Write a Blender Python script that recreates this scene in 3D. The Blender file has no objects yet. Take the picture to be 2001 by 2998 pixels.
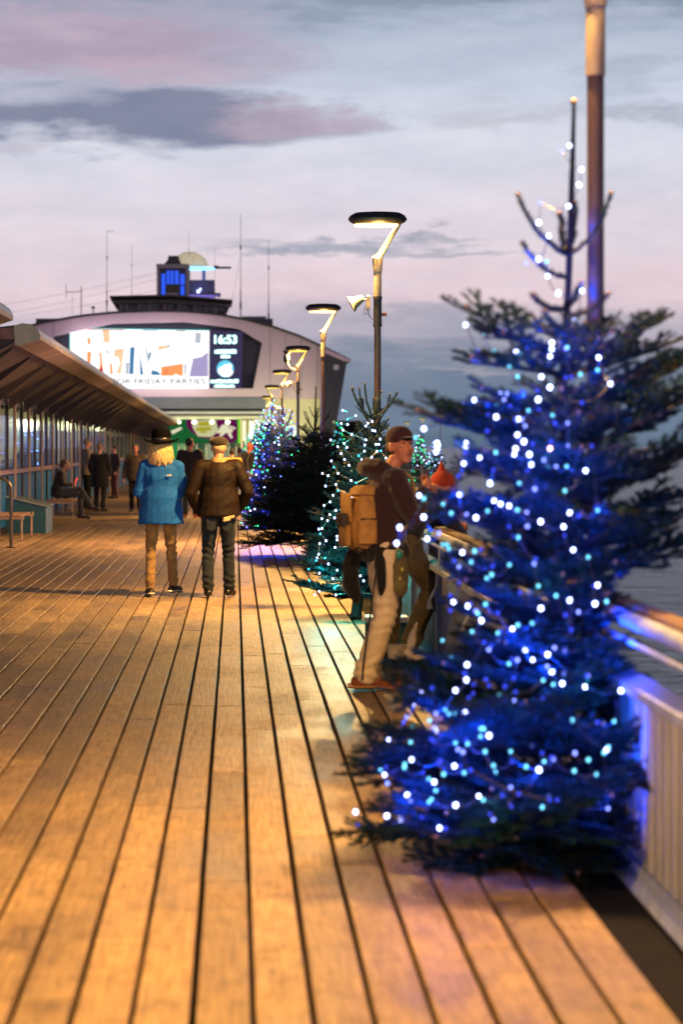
import bpy, bmesh, math, random
from mathutils import Vector, Matrix, Euler, Quaternion, noise as mnoise

random.seed(7)
R = math.radians
SC = bpy.context.scene
COL = SC.collection
F = 7087.0          # focal length in photograph pixels (85 mm on a 24 mm wide frame)
EYE = 1.6           # camera height above the deck


def PX(px, Y):
    """x of something seen at column px and standing Y metres down the pier"""
    return (px - 689.0) * Y / F


def PZ(py, Y):
    return EYE - (py - 1305.0) * Y / F


# ------------------------------------------------------------------ camera
cam = bpy.data.cameras.new('camera')
cam.sensor_fit = 'HORIZONTAL'
cam.sensor_width = 24
cam.lens = 85
cam.shift_x = 311.5 / 2001
cam.shift_y = -194 / 2001
cam.clip_start = 0.1
cam.clip_end = 20000
cam.dof.use_dof = True
cam.dof.focus_distance = 24.0
cam.dof.aperture_fstop = 2.8
camo = bpy.data.objects.new('camera', cam)
camo.location = (0, 0, EYE)
camo.rotation_euler = (R(90), 0, 0)
COL.objects.link(camo)
SC.camera = camo
SC.view_settings.view_transform = 'Standard'
SC.view_settings.look = 'None'
SC.view_settings.exposure = 0
SC.view_settings.gamma = 1
SC.view_settings.use_curve_mapping = False
SC.render.engine = 'CYCLES'
SC.cycles.use_denoising = True
SC.cycles.max_bounces = 6
SC.cycles.diffuse_bounces = 2
SC.cycles.glossy_bounces = 3
SC.cycles.transmission_bounces = 4
SC.cycles.transparent_max_bounces = 8
SC.cycles.sample_clamp_indirect = 4
SC.cycles.caustics_reflective = False
SC.cycles.caustics_refractive = False


def lin(c):
    out = []
    for v in c[:3]:
        v /= 255.0
        out.append(v / 12.92 if v <= 0.04045 else ((v + 0.055) / 1.055) ** 2.4)
    return tuple(out) + (1.0,)


class NT:
    """small helper for node trees"""

    def __init__(s, tree):
        s.t = tree
        s.n = tree.nodes
        s.l = tree.links

    def add(s, typ, **kw):
        n = s.n.new(typ)
        for k, v in kw.items():
            setattr(n, k, v)
        return n

    def put(s, sock, v):
        if hasattr(v, 'links'):
            s.l.new(v, sock)
        else:
            sock.default_value = v

    def m(s, op, a, b=0.0, c=0.0, clamp=False):
        n = s.add('ShaderNodeMath', operation=op)
        n.use_clamp = clamp
        s.put(n.inputs[0], a)
        s.put(n.inputs[1], b)
        if len(n.inputs) > 2:
            s.put(n.inputs[2], c)
        return n.outputs[0]

    def ramp(s, fac, stops, interp='LINEAR'):
        n = s.add('ShaderNodeValToRGB')
        n.color_ramp.interpolation = interp
        e = n.color_ramp.elements
        while len(e) < len(stops):
            e.new(0.5)
        for i, (p, c) in enumerate(stops):
            e[i].position = p
            e[i].color = c
        s.put(n.inputs[0], fac)
        return n.outputs[0]

    def mix(s, fac, a, b, mode='MIX'):
        n = s.add('ShaderNodeMix', data_type='RGBA', blend_type=mode)
        n.clamp_factor = True
        s.put(n.inputs[0], fac)
        s.put(n.inputs[6], a)
        s.put(n.inputs[7], b)
        return n.outputs[2]

    def noise(s, vec, scale, detail=3, rough=0.5):
        n = s.add('ShaderNodeTexNoise')
        if vec is not None:
            s.l.new(vec, n.inputs['Vector'])
        n.inputs['Scale'].default_value = scale
        n.inputs['Detail'].default_value = detail
        n.inputs['Roughness'].default_value = rough
        return n.outputs[0]

    def scale(s, vec, sx, sy, sz):
        n = s.add('ShaderNodeMapping')
        n.inputs['Scale'].default_value = (sx, sy, sz)
        s.l.new(vec, n.inputs[0])
        return n.outputs[0]


# ------------------------------------------------------------------ dusk sky
def make_world():
    w = bpy.data.worlds.new('World')
    SC.world = w
    w.use_nodes = True
    w.node_tree.nodes.clear()
    t = NT(w.node_tree)
    tc = t.add('ShaderNodeTexCoord').outputs['Generated']
    sep = t.add('ShaderNodeSeparateXYZ')
    t.l.new(tc, sep.inputs[0])
    x, y, z = sep.outputs
    az = t.m('ARCTAN2', x, y)
    el = t.m('ARCSINE', z)
    # the photograph's units: thousandths of 7.087 rad
    u = t.m('MULTIPLY', az, 7.087)
    v = t.m('MULTIPLY', el, 7.087)
    streak = t.scale(tc, 3.0, 3.0, 16.0)
    n1 = t.m('SUBTRACT', t.noise(streak, 2.6, 6, 0.6), 0.5)
    n2 = t.m('SUBTRACT', t.noise(t.scale(tc, 4, 4, 26), 3.1, 5, 0.6), 0.5)
    n3 = t.noise(t.scale(tc, 9, 9, 30), 2.0, 6, 0.65)
    n4 = t.m('SUBTRACT', t.noise(t.scale(tc, 14, 14, 40), 2.2, 6, 0.68), 0.5)
    ud = t.m('MULTIPLY_ADD', n4, 0.55, t.m('MULTIPLY_ADD', n1, 0.75, u))
    vd = t.m('MULTIPLY_ADD', n4, 0.10, t.m('MULTIPLY_ADD', n2, 0.24, v))
    # vertical gradient; v from 0 (horizon) to 1.305 (top of the frame) and on to the zenith
    S = 1.0 / 2.6
    stops = [(0, (88, 106, 126)), (.06, (98, 116, 136)), (.15, (108, 122, 142)), (.24, (132, 139, 156)),
             (.32, (172, 164, 178)), (.45, (210, 190, 197)), (.62, (206, 197, 206)), (.85, (197, 199, 211)),
             (1.05, (182, 190, 205)), (1.2, (166, 176, 193)), (1.32, (122, 132, 154)), (1.6, (78, 90, 110)), (2.0, (50, 60, 80)),
             (2.55, (40, 49, 68))]
    base = t.ramp(t.m('MULTIPLY', vd, S), [(p * S, lin(c)) for p, c in stops])
    # the horizon is paler towards the left
    left = t.m('MULTIPLY', t.m('MULTIPLY', t.m('SUBTRACT', -.2, u), 4.0, clamp=True), t.m('MULTIPLY', t.m('SUBTRACT', .32, v), 4.0, clamp=True))
    base = t.mix(left, base, lin((186, 188, 214)))

    def blob(cx, cy, rx, ry, hard=1.6):
        a = t.m('DIVIDE', t.m('SUBTRACT', ud, cx), rx)
        b = t.m('DIVIDE', t.m('SUBTRACT', vd, cy), ry)
        d = t.m('ADD', t.m('MULTIPLY', a, a), t.m('MULTIPLY', b, b))
        e = t.m('SUBTRACT', 1.0, d)
        return t.m('POWER', t.m('MULTIPLY', e, hard * .62, clamp=True), 1.25)

    def P(px, py):
        return ((px - 689) / 1000.0, (1305 - py) / 1000.0)

    col = base
    for px, py, rx, ry, c, k, h in [
            (230, 150, .82, .165, (160, 147, 167), 1.0, 1.8), (420, 215, .34, .06, (186, 162, 176), .6, 1.5),
            (140, 90, .35, .05, (180, 165, 180), .6, 1.5),
            (400, 352, .74, .105, (122, 127, 150), 1.0, 2.0), (850, 340, .26, .06, (170, 152, 168), .7, 1.5),
            (60, 455, .12, .025, (172, 160, 175), .5, 1.6),
            (1520, 345, .36, .045, (168, 166, 178), .65, 1.4), (1900, 240, .2, .05, (150, 158, 170), .6, 1.4),
            (1960, 345, .22, .05, (140, 148, 163), .65, 1.5), (1000, 250, .2, .03, (170, 174, 187), .5, 1.3),
            (1800, 20, .9, .04, (118, 133, 152), .6, 1.5), (1200, 20, .6, .03, (130, 142, 160), .5, 1.5),
            (900, 715, .40, .035, (148, 152, 166), .9, 2.2), (1350, 735, .34, .022, (152, 156, 168), .7, 1.8),
            (1350, 945, .6, .05, (140, 144, 160), .8, 1.6), (1450, 985, .42, .025, (138, 146, 160), .6, 1.6),
            (1450, 1110, 1.0, .12, (98, 114, 134), .8, 1.5), (1850, 960, .3, .025, (165, 162, 172), .5, 1.4),
            (1300, 1070, .3, .018, (178, 166, 176), .6, 1.4)]:
        cx, cy = P(px, py)
        col = t.mix(t.m('MULTIPLY', blob(cx, cy, rx, ry, h), k), col, lin(c))
    # fine cloud texture everywhere
    var = t.ramp(n3, [(.3, (0.98, 1.0, 1.03, 1)), (.7, (1.26, 1.22, 1.20, 1))])
    col = t.mix(0.8, col, var, 'MULTIPLY')
    bg = t.add('ShaderNodeBackground')
    t.l.new(col, bg.inputs[0])
    bg.inputs[1].default_value = 1.12
    out = t.add('ShaderNodeOutputWorld')
    t.l.new(bg.outputs[0], out.inputs[0])
    w.cycles.sampling_method = 'MANUAL'
    w.cycles.sample_map_resolution = 512


make_world()

# soft afterglow of the set sun, low behind the camera
sun = bpy.data.lights.new('afterglow', 'SUN')
sun.energy = 0.40
sun.angle = R(22)
sun.color = (1.0, 0.68, 0.78)
so = bpy.data.objects.new('afterglow', sun)
so.rotation_euler = (R(84), 0, R(12))
COL.objects.link(so)


# ------------------------------------------------------------------ materials
MATS = {}


def mat(name, col, rough=0.6, metal=0.0, var=0.15, vscale=8.0, bump=0.0, bscale=40.0, stretch=(1, 1, 1),
        emit=None, estr=0.0, spec=0.5, world=False, sheen=0.0, col2=None):
    if name in MATS:
        return MATS[name]
    m = bpy.data.materials.new(name)
    m.use_nodes = True
    m.node_tree.nodes.clear()
    t = NT(m.node_tree)
    b = t.add('ShaderNodeBsdfPrincipled')
    out = t.add('ShaderNodeOutputMaterial')
    t.l.new(b.outputs[0], out.inputs[0])
    if world:
        vec = t.add('ShaderNodeNewGeometry').outputs['Position']
    else:
        vec = t.add('ShaderNodeTexCoord').outputs['Object']
    vec = t.scale(vec, *stretch)
    c = tuple(col[:3]) + (1,)
    if var > 0 or col2:
        n = t.noise(vec, vscale, 5, 0.6)
        if col2:
            lo, hi = c, tuple(col2[:3]) + (1,)
        else:
            lo = tuple(max(0, v * (1 - var * 1.6)) for v in c[:3]) + (1,)
            hi = tuple(min(1, v * (1 + var * 1.6)) for v in c[:3]) + (1,)
        t.l.new(t.ramp(n, [(.3, lo), (.7, hi)]), b.inputs['Base Color'])
        t.l.new(t.ramp(n, [(.3, (rough * .85,) * 3 + (1,)), (.7, (min(1, rough * 1.12),) * 3 + (1,))]),
                b.inputs['Roughness'])
    else:
        b.inputs['Base Color'].default_value = c
        b.inputs['Roughness'].default_value = rough
    b.inputs['Metallic'].default_value = metal
    b.inputs['Specular IOR Level'].default_value = spec
    if sheen:
        b.inputs['Sheen Weight'].default_value = sheen
    if bump > 0:
        bn = t.add('ShaderNodeBump')
        bn.inputs['Strength'].default_value = 1.0
        bn.inputs['Distance'].default_value = bump
        t.l.new(t.noise(vec, bscale, 4, 0.6), bn.inputs['Height'])
        t.l.new(bn.outputs[0], b.inputs['Normal'])
    if emit:
        b.inputs['Emission Color'].default_value = tuple(emit[:3]) + (1,)
        b.inputs['Emission Strength'].default_value = estr
    MATS[name] = m
    return m


def emi(name, col, strength, sample=False):
    if name in MATS:
        return MATS[name]
    m = bpy.data.materials.new(name)
    m.use_nodes = True
    m.node_tree.nodes.clear()
    t = NT(m.node_tree)
    e = t.add('ShaderNodeEmission')
    e.inputs[0].default_value = tuple(col[:3]) + (1,)
    e.inputs[1].default_value = strength
    out = t.add('ShaderNodeOutputMaterial')
    t.l.new(e.outputs[0], out.inputs[0])
    m.cycles.emission_sampling = 'AUTO' if sample else 'NONE'
    MATS[name] = m
    return m


def mat_planks():
    m = bpy.data.materials.new('weathered_deck_wood')
    m.use_nodes = True
    m.node_tree.nodes.clear()
    t = NT(m.node_tree)
    b = t.add('ShaderNodeBsdfPrincipled')
    out = t.add('ShaderNodeOutputMaterial')
    t.l.new(b.outputs[0], out.inputs[0])
    pos = t.add('ShaderNodeNewGeometry').outputs['Position']
    rnd = t.add('ShaderNodeObjectInfo').outputs['Random']
    grain = t.noise(t.scale(pos, 42, 1.6, 10), 1.6, 6, 0.65)
    # grain figure (flowing rings)
    wv = t.add('ShaderNodeTexWave', wave_type='BANDS', bands_direction='X')
    t.l.new(t.scale(pos, 9, .9, 5), wv.inputs[0])
    wv.inputs['Scale'].default_value = 2.2
    wv.inputs['Distortion'].default_value = 9
    wv.inputs['Detail'].default_value = 3
    blot = t.noise(t.scale(pos, 1.6, .7, 1), 1.3, 4, .6)
    c1 = t.ramp(grain, [(.25, (.10, .066, .042, 1)), (.5, (.28, .20, .12, 1)), (.78, (.44, .33, .21, 1))])
    c2 = t.mix(.22, c1, t.ramp(wv.outputs[0], [(.2, (.16, .11, .075, 1)), (.8, (.38, .28, .20, 1))]))
    tone = t.ramp(rnd, [(0, (.70, .68, .68, 1)), (.35, (.92, .90, .86, 1)), (.7, (1.05, 1.0, .95, 1)), (1, (1.25, 1.2, 1.14, 1))])
    c3 = t.mix(1, c2, tone, 'MULTIPLY')
    c4 = t.mix(1, c3, t.ramp(blot, [(.32, (.68, .66, .66, 1)), (.5, (1.0, 1.0, 1.0, 1)), (.72, (1.25, 1.23, 1.2, 1))]), 'MULTIPLY')
    # small dark stains and nail marks
    sp = t.add('ShaderNodeTexVoronoi')
    t.l.new(t.scale(pos, 5.5, 3.4, 1), sp.inputs[0])
    sp.inputs['Scale'].default_value = 1.0
    spot = t.ramp(sp.outputs['Distance'], [(.03, (1, 1, 1, 1)), (.10, (0, 0, 0, 1))])
    scuff = t.noise(t.scale(pos, 6, 3, 1), 2.0, 8, .75)
    c4 = t.mix(1, c4, t.ramp(scuff, [(.36, (.62, .60, .60, 1)), (.5, (1, 1, 1, 1)), (.66, (1.15, 1.14, 1.12, 1))]), 'MULTIPLY')
    c5 = t.mix(t.m('MULTIPLY', spot, .7), c4, (.05, .032, .02, 1))
    t.l.new(c5, b.inputs['Base Color'])
    t.l.new(t.ramp(blot, [(.3, (.42, .42, .42, 1)), (.7, (.66, .66, .66, 1))]), b.inputs['Roughness'])
    b.inputs['Specular IOR Level'].default_value = .45
    bn = t.add('ShaderNodeBump')
    bn.inputs['Distance'].default_value = .0035
    t.l.new(grain, bn.inputs['Height'])
    t.l.new(bn.outputs[0], b.inputs['Normal'])
    MATS['plank'] = m
    return m


def mat_glass(name='window_glass', tint=(.78, .82, .92), refl=.6):
    m = bpy.data.materials.new(name)
    m.use_nodes = True
    m.node_tree.nodes.clear()
    t = NT(m.node_tree)
    tr = t.add('ShaderNodeBsdfTransparent')
    tr.inputs[0].default_value = tint + (1,)
    gl = t.add('ShaderNodeBsdfGlossy')
    gl.inputs['Roughness'].default_value = .04
    fr = t.add('ShaderNodeFresnel')
    fr.inputs[0].default_value = 1.5
    mx = t.add('ShaderNodeMixShader')
    t.l.new(t.m('MULTIPLY', fr.outputs[0], refl), mx.inputs[0])
    t.l.new(tr.outputs[0], mx.inputs[1])
    t.l.new(gl.outputs[0], mx.inputs[2])
    out = t.add('ShaderNodeOutputMaterial')
    t.l.new(mx.outputs[0], out.inputs[0])
    MATS[name] = m
    return m


def mat_sea():
    m = bpy.data.materials.new('sea_water')
    m.use_nodes = True
    m.node_tree.nodes.clear()
    t = NT(m.node_tree)
    b = t.add('ShaderNodeBsdfPrincipled')
    out = t.add('ShaderNodeOutputMaterial')
    t.l.new(b.outputs[0], out.inputs[0])
    b.inputs['Base Color'].default_value = (.012, .030, .038, 1)
    b.inputs['Roughness'].default_value = .12
    b.inputs['IOR'].default_value = 1.33
    pos = t.add('ShaderNodeNewGeometry').outputs['Position']
    h1 = t.noise(t.scale(pos, .35, .22, 1), 1.0, 6, .6)
    h2 = t.noise(t.scale(pos, 1.8, 1.1, 1), 1.0, 4, .6)
    h = t.m('MULTIPLY_ADD', h2, .30, h1)
    bn = t.add('ShaderNodeBump')
    bn.inputs['Distance'].default_value = 1.7
    t.l.new(h, bn.inputs['Height'])
    t.l.new(bn.outputs[0], b.inputs['Normal'])
    MATS['sea'] = m
    return m


mat_planks()
mat_glass()
mat_sea()


# ------------------------------------------------------------------ mesh builder
class MB:
    def __init__(s):
        s.v, s.f, s.mi = [], [], []

    def face(s, idx, mi=0):
        s.f.append(tuple(idx))
        s.mi.append(mi)

    def quad(s, a, b, c, d, mi=0):
        n = len(s.v)
        s.v += [tuple(a), tuple(b), tuple(c), tuple(d)]
        s.face((n, n + 1, n + 2, n + 3), mi)

    def tri(s, a, b, c, mi=0):
        n = len(s.v)
        s.v += [tuple(a), tuple(b), tuple(c)]
        s.face((n, n + 1, n + 2), mi)

    def box(s, x0, x1, y0, y1, z0, z1, mi=0, bev=0.0, rot=None, piv=(0, 0, 0)):
        if bev > 0:
            b = bev
            ring = [(x0 + b, y0), (x1 - b, y0), (x1, y0 + b), (x1, y1 - b), (x1 - b, y1), (x0 + b, y1), (x0, y1 - b), (x0, y0 + b)]
            cx, cy = (x0 + x1) / 2, (y0 + y1) / 2

            def shr(p, k):
                return (cx + (p[0] - cx) * (1 - k / max(1e-6, (x1 - x0) / 2)), cy + (p[1] - cy) * (1 - k / max(1e-6, (y1 - y0) / 2)))
            lv = [(b, z0), (0, z0 + b), (0, z1 - b), (b, z1)]
            n = len(s.v)
            pts = [(*shr(p, k), z) for k, z in lv for p in ring]
            fs = []
            for i in range(3):
                for j in range(8):
                    fs.append((i * 8 + j, i * 8 + (j + 1) % 8, (i + 1) * 8 + (j + 1) % 8, (i + 1) * 8 + j))
            fs.append(tuple(reversed(range(8))))
            fs.append(tuple(range(24, 32)))
        else:
            pts = [(x0, y0, z0), (x1, y0, z0), (x1, y1, z0), (x0, y1, z0), (x0, y0, z1), (x1, y0, z1), (x1, y1, z1), (x0, y1, z1)]
            fs = [(0, 3, 2, 1), (4, 5, 6, 7), (0, 1, 5, 4), (1, 2, 6, 5), (2, 3, 7, 6), (3, 0, 4, 7)]
        if rot is not None:
            P = Vector(piv)
            pts = [tuple(rot @ (Vector(p) - P) + P) for p in pts]
        n = len(s.v)
        s.v += pts
        for f in fs:
            s.face([n + i for i in f], mi)

    def rings(s, rings, mi=0, cap=True):
        """loft closed rings of equal count"""
        n0 = len(s.v)
        k = len(rings[0])
        for r in rings:
            s.v += [tuple(p) for p in r]
        for i in range(len(rings) - 1):
            a = n0 + i * k
            for j in range(k):
                s.face((a + j, a + (j + 1) % k, a + k + (j + 1) % k, a + k + j), mi)
        if cap:
            s.face([n0 + j for j in reversed(range(k))], mi)
            s.face([n0 + (len(rings) - 1) * k + j for j in range(k)], mi)

    def tube(s, pts, rad, n=8, mi=0, cap=True, flat=1.0, round_ends=False):
        pts = [Vector(p) for p in pts]
        if not isinstance(rad, (list, tuple)):
            rad = [rad] * len(pts)
        rad = list(rad)
        if round_ends:
            d0 = (pts[0] - pts[1]).normalized()
            d1 = (pts[-1] - pts[-2]).normalized()
            a, b = pts[0], pts[-1]
            ra, rb = rad[0], rad[-1]
            pts = [a + d0 * ra * .95, a + d0 * ra * .6] + pts + [b + d1 * rb * .6, b + d1 * rb * .95]
            rad = [ra * .3, ra * .8] + rad + [rb * .8, rb * .3]
        rg = []
        up = None
        for i, p in enumerate(pts):
            if i == 0:
                d = pts[1] - pts[0]
            elif i == len(pts) - 1:
                d = pts[-1] - pts[-2]
            else:
                d = (pts[i + 1] - pts[i]).normalized() + (pts[i] - pts[i - 1]).normalized()
            if d.length < 1e-9:
                d = Vector((0, 0, 1))
            d.normalize()
            if up is None:
                up = Vector((0, 0, 1)) if abs(d.z) < .9 else Vector((0, 1, 0))
            a = d.cross(up)
            if a.length < 1e-6:
                a = d.cross(Vector((1, 0, 0)))
            a.normalize()
            b = a.cross(d).normalized()
            up = b
            rg.append([p + (a * math.cos(2 * math.pi * j / n) + b * flat * math.sin(2 * math.pi * j / n)) * rad[i] for j in range(n)])
        s.rings(rg, mi, cap)

    def lathe(s, prof, n=16, c=(0, 0, 0), mi=0, sx=1, sy=1, cap=True):
        s.rings([[(c[0] + r * sx * math.cos(2 * math.pi * j / n), c[1] + r * sy * math.sin(2 * math.pi * j / n), c[2] + z) for j in range(n)]
                 for r, z in prof], mi, cap)

    def ell(s, c, r, n=12, m=8, mi=0, rot=None):
        rg = []
        for i in range(m + 1):
            th = math.pi * (i + .02) / (m + .04)
            ring = []
            for j in range(n):
                a = 2 * math.pi * j / n
                p = Vector((r[0] * math.sin(th) * math.cos(a), r[1] * math.sin(th) * math.sin(a), -r[2] * math.cos(th)))
                if rot is not None:
                    p = rot @ p
                ring.append(p + Vector(c))
            rg.append(ring)
        s.rings(rg, mi)

    def prism(s, poly, a, b, axis='y', mi=0):
        """poly in the two other axes (x,z for axis y), extruded from a to b"""
        def mk(p, t):
            if axis == 'y':
                return (p[0], t, p[1])
            if axis == 'x':
                return (t, p[0], p[1])
            return (p[0], p[1], t)
        s.rings([[mk(p, a) for p in poly], [mk(p, b) for p in poly]], mi)

    def mesh(s, name, mats, smooth=False):
        me = bpy.data.meshes.new(name)
        me.from_pydata(s.v, [], s.f)
        for m in (mats if isinstance(mats, (list, tuple)) else [mats]):
            me.materials.append(m)
        if any(s.mi):
            me.polygons.foreach_set('material_index', s.mi)
        if smooth:
            me.polygons.foreach_set('use_smooth', [True] * len(me.polygons))
        me.validate()
        me.update()
        if smooth:
            me.set_sharp_from_angle(angle=R(48))
        return me

    def build(s, name, mats, parent=None, smooth=False, **props):
        me = s.mesh(name, mats, smooth)
        if len(me.polygons) < 60000:
            bm = bmesh.new()
            bm.from_mesh(me)
            bmesh.ops.recalc_face_normals(bm, faces=bm.faces)
            bm.to_mesh(me)
            bm.free()
        return link(name, me, parent, **props)


def link(name, data, parent=None, loc=None, rot=None, scale=None, **props):
    o = bpy.data.objects.new(name, data)
    COL.objects.link(o)
    if parent is not None:
        o.parent = parent
    if loc is not None:
        o.location = loc
    if rot is not None:
        o.rotation_euler = rot
    if scale is not None:
        o.scale = scale if isinstance(scale, (tuple, list)) else (scale,) * 3
    for k, v in props.items():
        o[k] = v
    return o


def thing(name, label, cat, loc=(0, 0, 0), rz=0.0, group=None):
    o = link(name, None, loc=loc, rot=(0, 0, rz), label=label, category=cat)
    o.empty_display_size = .2
    if group:
        o['group'] = group
    return o


def children(o):
    return [c for c in bpy.data.objects if c.parent == o]


def point(name, loc, power, col, radius=.02, parent=None):
    l = bpy.data.lights.new(name, 'POINT')
    l.energy = power
    l.color = col
    l.shadow_soft_size = radius
    o = bpy.data.objects.new(name, l)
    o.location = loc
    COL.objects.link(o)
    if parent is not None:
        o.parent = parent
    return o


# common materials
M = {}
M['dark_steel'] = mat('dark_steel', (.025, .024, .025), .5, .3, .3, 20)
M['pole'] = mat('painted_pole', (.26, .22, .17), .5, .1, .25, 12, .002, 60, (1, 1, .3))
M['pole_low'] = mat('painted_pole_lower', (.085, .050, .040), .5, .1, .25, 12, .002, 60, (1, 1, .3))
M['white_paint'] = mat('white_render', (.68, .49, .60), .7, 0, .05, .6, world=True)  # pink light on the white wall is put into this colour
M['rail_paint'] = mat('grey_white_rail_paint', (.22, .27, .42), .62, .1, .18, 9, .001, 50, world=True)  # blue glow of the string lights is put into the rail colour
M['slat'] = mat('slat_paint', (.25, .27, .34), .55, 0, .16, 5, .001, 60, (1, 1, .3), world=True)
M['timber'] = mat('handrail_timber', (.11, .06, .04), .75, 0, .3, 9, .002, 40, (6, .6, 6), world=True)
M['void'] = mat('under_deck', (.006, .006, .007), .9, 0, 0)
M['gutter'] = mat('gutter_steel', (.006, .006, .007), .8, 0, .5, 4, .004, 20, world=True, spec=.08)  # near black: the shade over the gutter is put into its colour
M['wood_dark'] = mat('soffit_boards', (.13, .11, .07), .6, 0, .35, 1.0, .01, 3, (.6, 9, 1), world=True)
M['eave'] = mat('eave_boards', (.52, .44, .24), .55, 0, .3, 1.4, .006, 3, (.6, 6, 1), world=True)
M['eave_top'] = mat('eave_lead', (.66, .66, .66), .4, .3, .2, 1.5, world=True)  # paled so that the lit highlights of the capping sit in its colour
M['blue_panel'] = mat('blue_panel', (.025, .17, .40), .7, 0, .12, 3, world=True, spec=.12)
M['teal'] = mat('teal_paint', (.006, .07, .10), .6, 0, .15, 6)
M['lightblue'] = mat('pale_blue_paint', (.16, .30, .42), .5, 0, .12, 6)
M['sill'] = mat('sill_paint', (.26, .15, .14), .5, 0, .2, 6, world=True)
M['tan_post'] = mat('tan_post', (.42, .30, .20), .5, 0, .2, 6, world=True)
M['fin'] = mat('dark_fin', (.03, .022, .02), .6, 0, .3, 6, world=True)
M['bench_wood'] = mat('bench_slat_wood', (.33, .20, .12), .55, 0, .3, 8, .002, 40, (1, 6, 6))
M['needles'] = mat('fir_needles', (.005, .023, .030), .8, 0, .45, 14, world=True, spec=.06)
M['bark'] = mat('fir_bark', (.016, .012, .009), .85, 0, .4, 30, .004, 60)
M['bud'] = mat('bud', (.20, .11, .05), .8, 0, .3, 30)

# ================================================================== SETTING
# sea
mb = MB()
ys = [-60, 0, 60, 140, 300, 700, 1600, 4000, 9000]
xs = [-6000, -1500, -400, -100, 0, 100, 400, 1500, 6000]
for i in range(len(ys) - 1):
    for j in range(len(xs) - 1):
        mb.quad((xs[j], ys[i], -6.5), (xs[j + 1], ys[i], -6.5), (xs[j + 1], ys[i + 1], -6.5), (xs[j], ys[i + 1], -6.5))
mb.build('sea', MATS['sea'], kind='structure')

# deck: a dark frame under the boards, then every board
DECK_R, DECK_L = 1.235, -4.55
PITCH, GAP = .1706, .0185
mb = MB()
mb.box(-9.5, 1.56, -6, 140, -.45, -.065)
mb.build('deck_frame', M['void'], kind='structure')
mb = MB()
mb.box(1.245, 1.44, -6, 90, -.06, -.022)
mb.build('deck_gutter', M['gutter'], kind='structure')
mb = MB()
for y in range(-4, 140, 9):
    for x in (-8.5, -4, 1.2):
        mb.tube([(x, y, -8), (x, y, -.45)], .22, 10)
mb.build('pier_piles', M['dark_steel'], kind='structure')

deck = link('deck', None, kind='structure')
cols = []
x = DECK_R
while x > DECK_L:
    cols.append((x - PITCH + GAP, x))
    x -= PITCH
rp = random.Random(3)
near, far = [], []
LENS = [3.0, 3.0, 4.2, 4.5, 2.4]
for ci, (xa, xb) in enumerate(cols):
    y = -3 - rp.random() * 4
    while y < 136:
        L = rp.choice(LENS)
        y1 = min(y + L, 137)
        xc = (xa + xb) / 2
        vis = y1 > 5.5 and -.0973 * y1 - .2 < xc < .19 * y1
        (near if vis else far).append((y, y1, xa, xb))
        y = y1
near.sort(key=lambda q: (q[0] + q[1]) / 2)
far += near[290:]
near = near[:290]
plank_mesh = {}


def plank_me(L):
    k = round(L, 1)
    if k not in plank_mesh:
        m = MB()
        w = PITCH - GAP
        m.box(-w / 2, w / 2, .007, k - .007, -.045, 0, bev=.003)
        plank_mesh[k] = m.mesh('plank', MATS['plank'])
    return plank_mesh[k], k


for (y0, y1, xa, xb) in near:
    me, k = plank_me(y1 - y0)
    link('plank', me, deck, loc=((xa + xb) / 2 + rp.uniform(-.0015, .0015), y0, rp.uniform(-.002, .0)),
         rot=(0, rp.uniform(-.004, .004), 0), scale=(1, (y1 - y0) / k, 1))
mb = MB()
for (y0, y1, xa, xb) in far:
    z = rp.uniform(-.002, 0)
    mb.box(xa, xb, y0 + .003, y1 - .003, -.045, z)
mb.build('plank_field', MATS['plank'], deck, kind='stuff')
# other half of the pier, behind the shelter, and the pier head
mb = MB()
mb.box(-9.5, -4.6, -6, 137, -.06, -.004)
mb.build('far_side_deck', MATS['plank'], kind='structure')
mb = MB()
mb.prism([(1.6, 90), (8.0, 90), (14.0, 150), (16.5, 210), (20, 300), (28, 520), (10, 520), (-14, 200), (-14, 137.2), (1.6, 137.2)], -.4, -.01, 'z')
mb.build('pier_head_deck', MATS['plank'], kind='structure')
mb = MB()
for i in range(12):
    mb.tube([(7 + i * .9 if i > 6 else 7.6, 92 + i * 9, -8), (7 + i * .9 if i > 6 else 7.6, 92 + i * 9, -.4)], .25, 8)
mb.build('pier_head_piles', M['dark_steel'], kind='structure')


# ================================================================== LAMPS
WARM = (1.0, .52, .13)
LAMP_E = emi('lamp_strip', (1.0, .62, .22), 4.5)
LAMP_E2 = emi('lamp_strip_far', (1.0, .72, .10), 1.9)
HZ = 3.90


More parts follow.
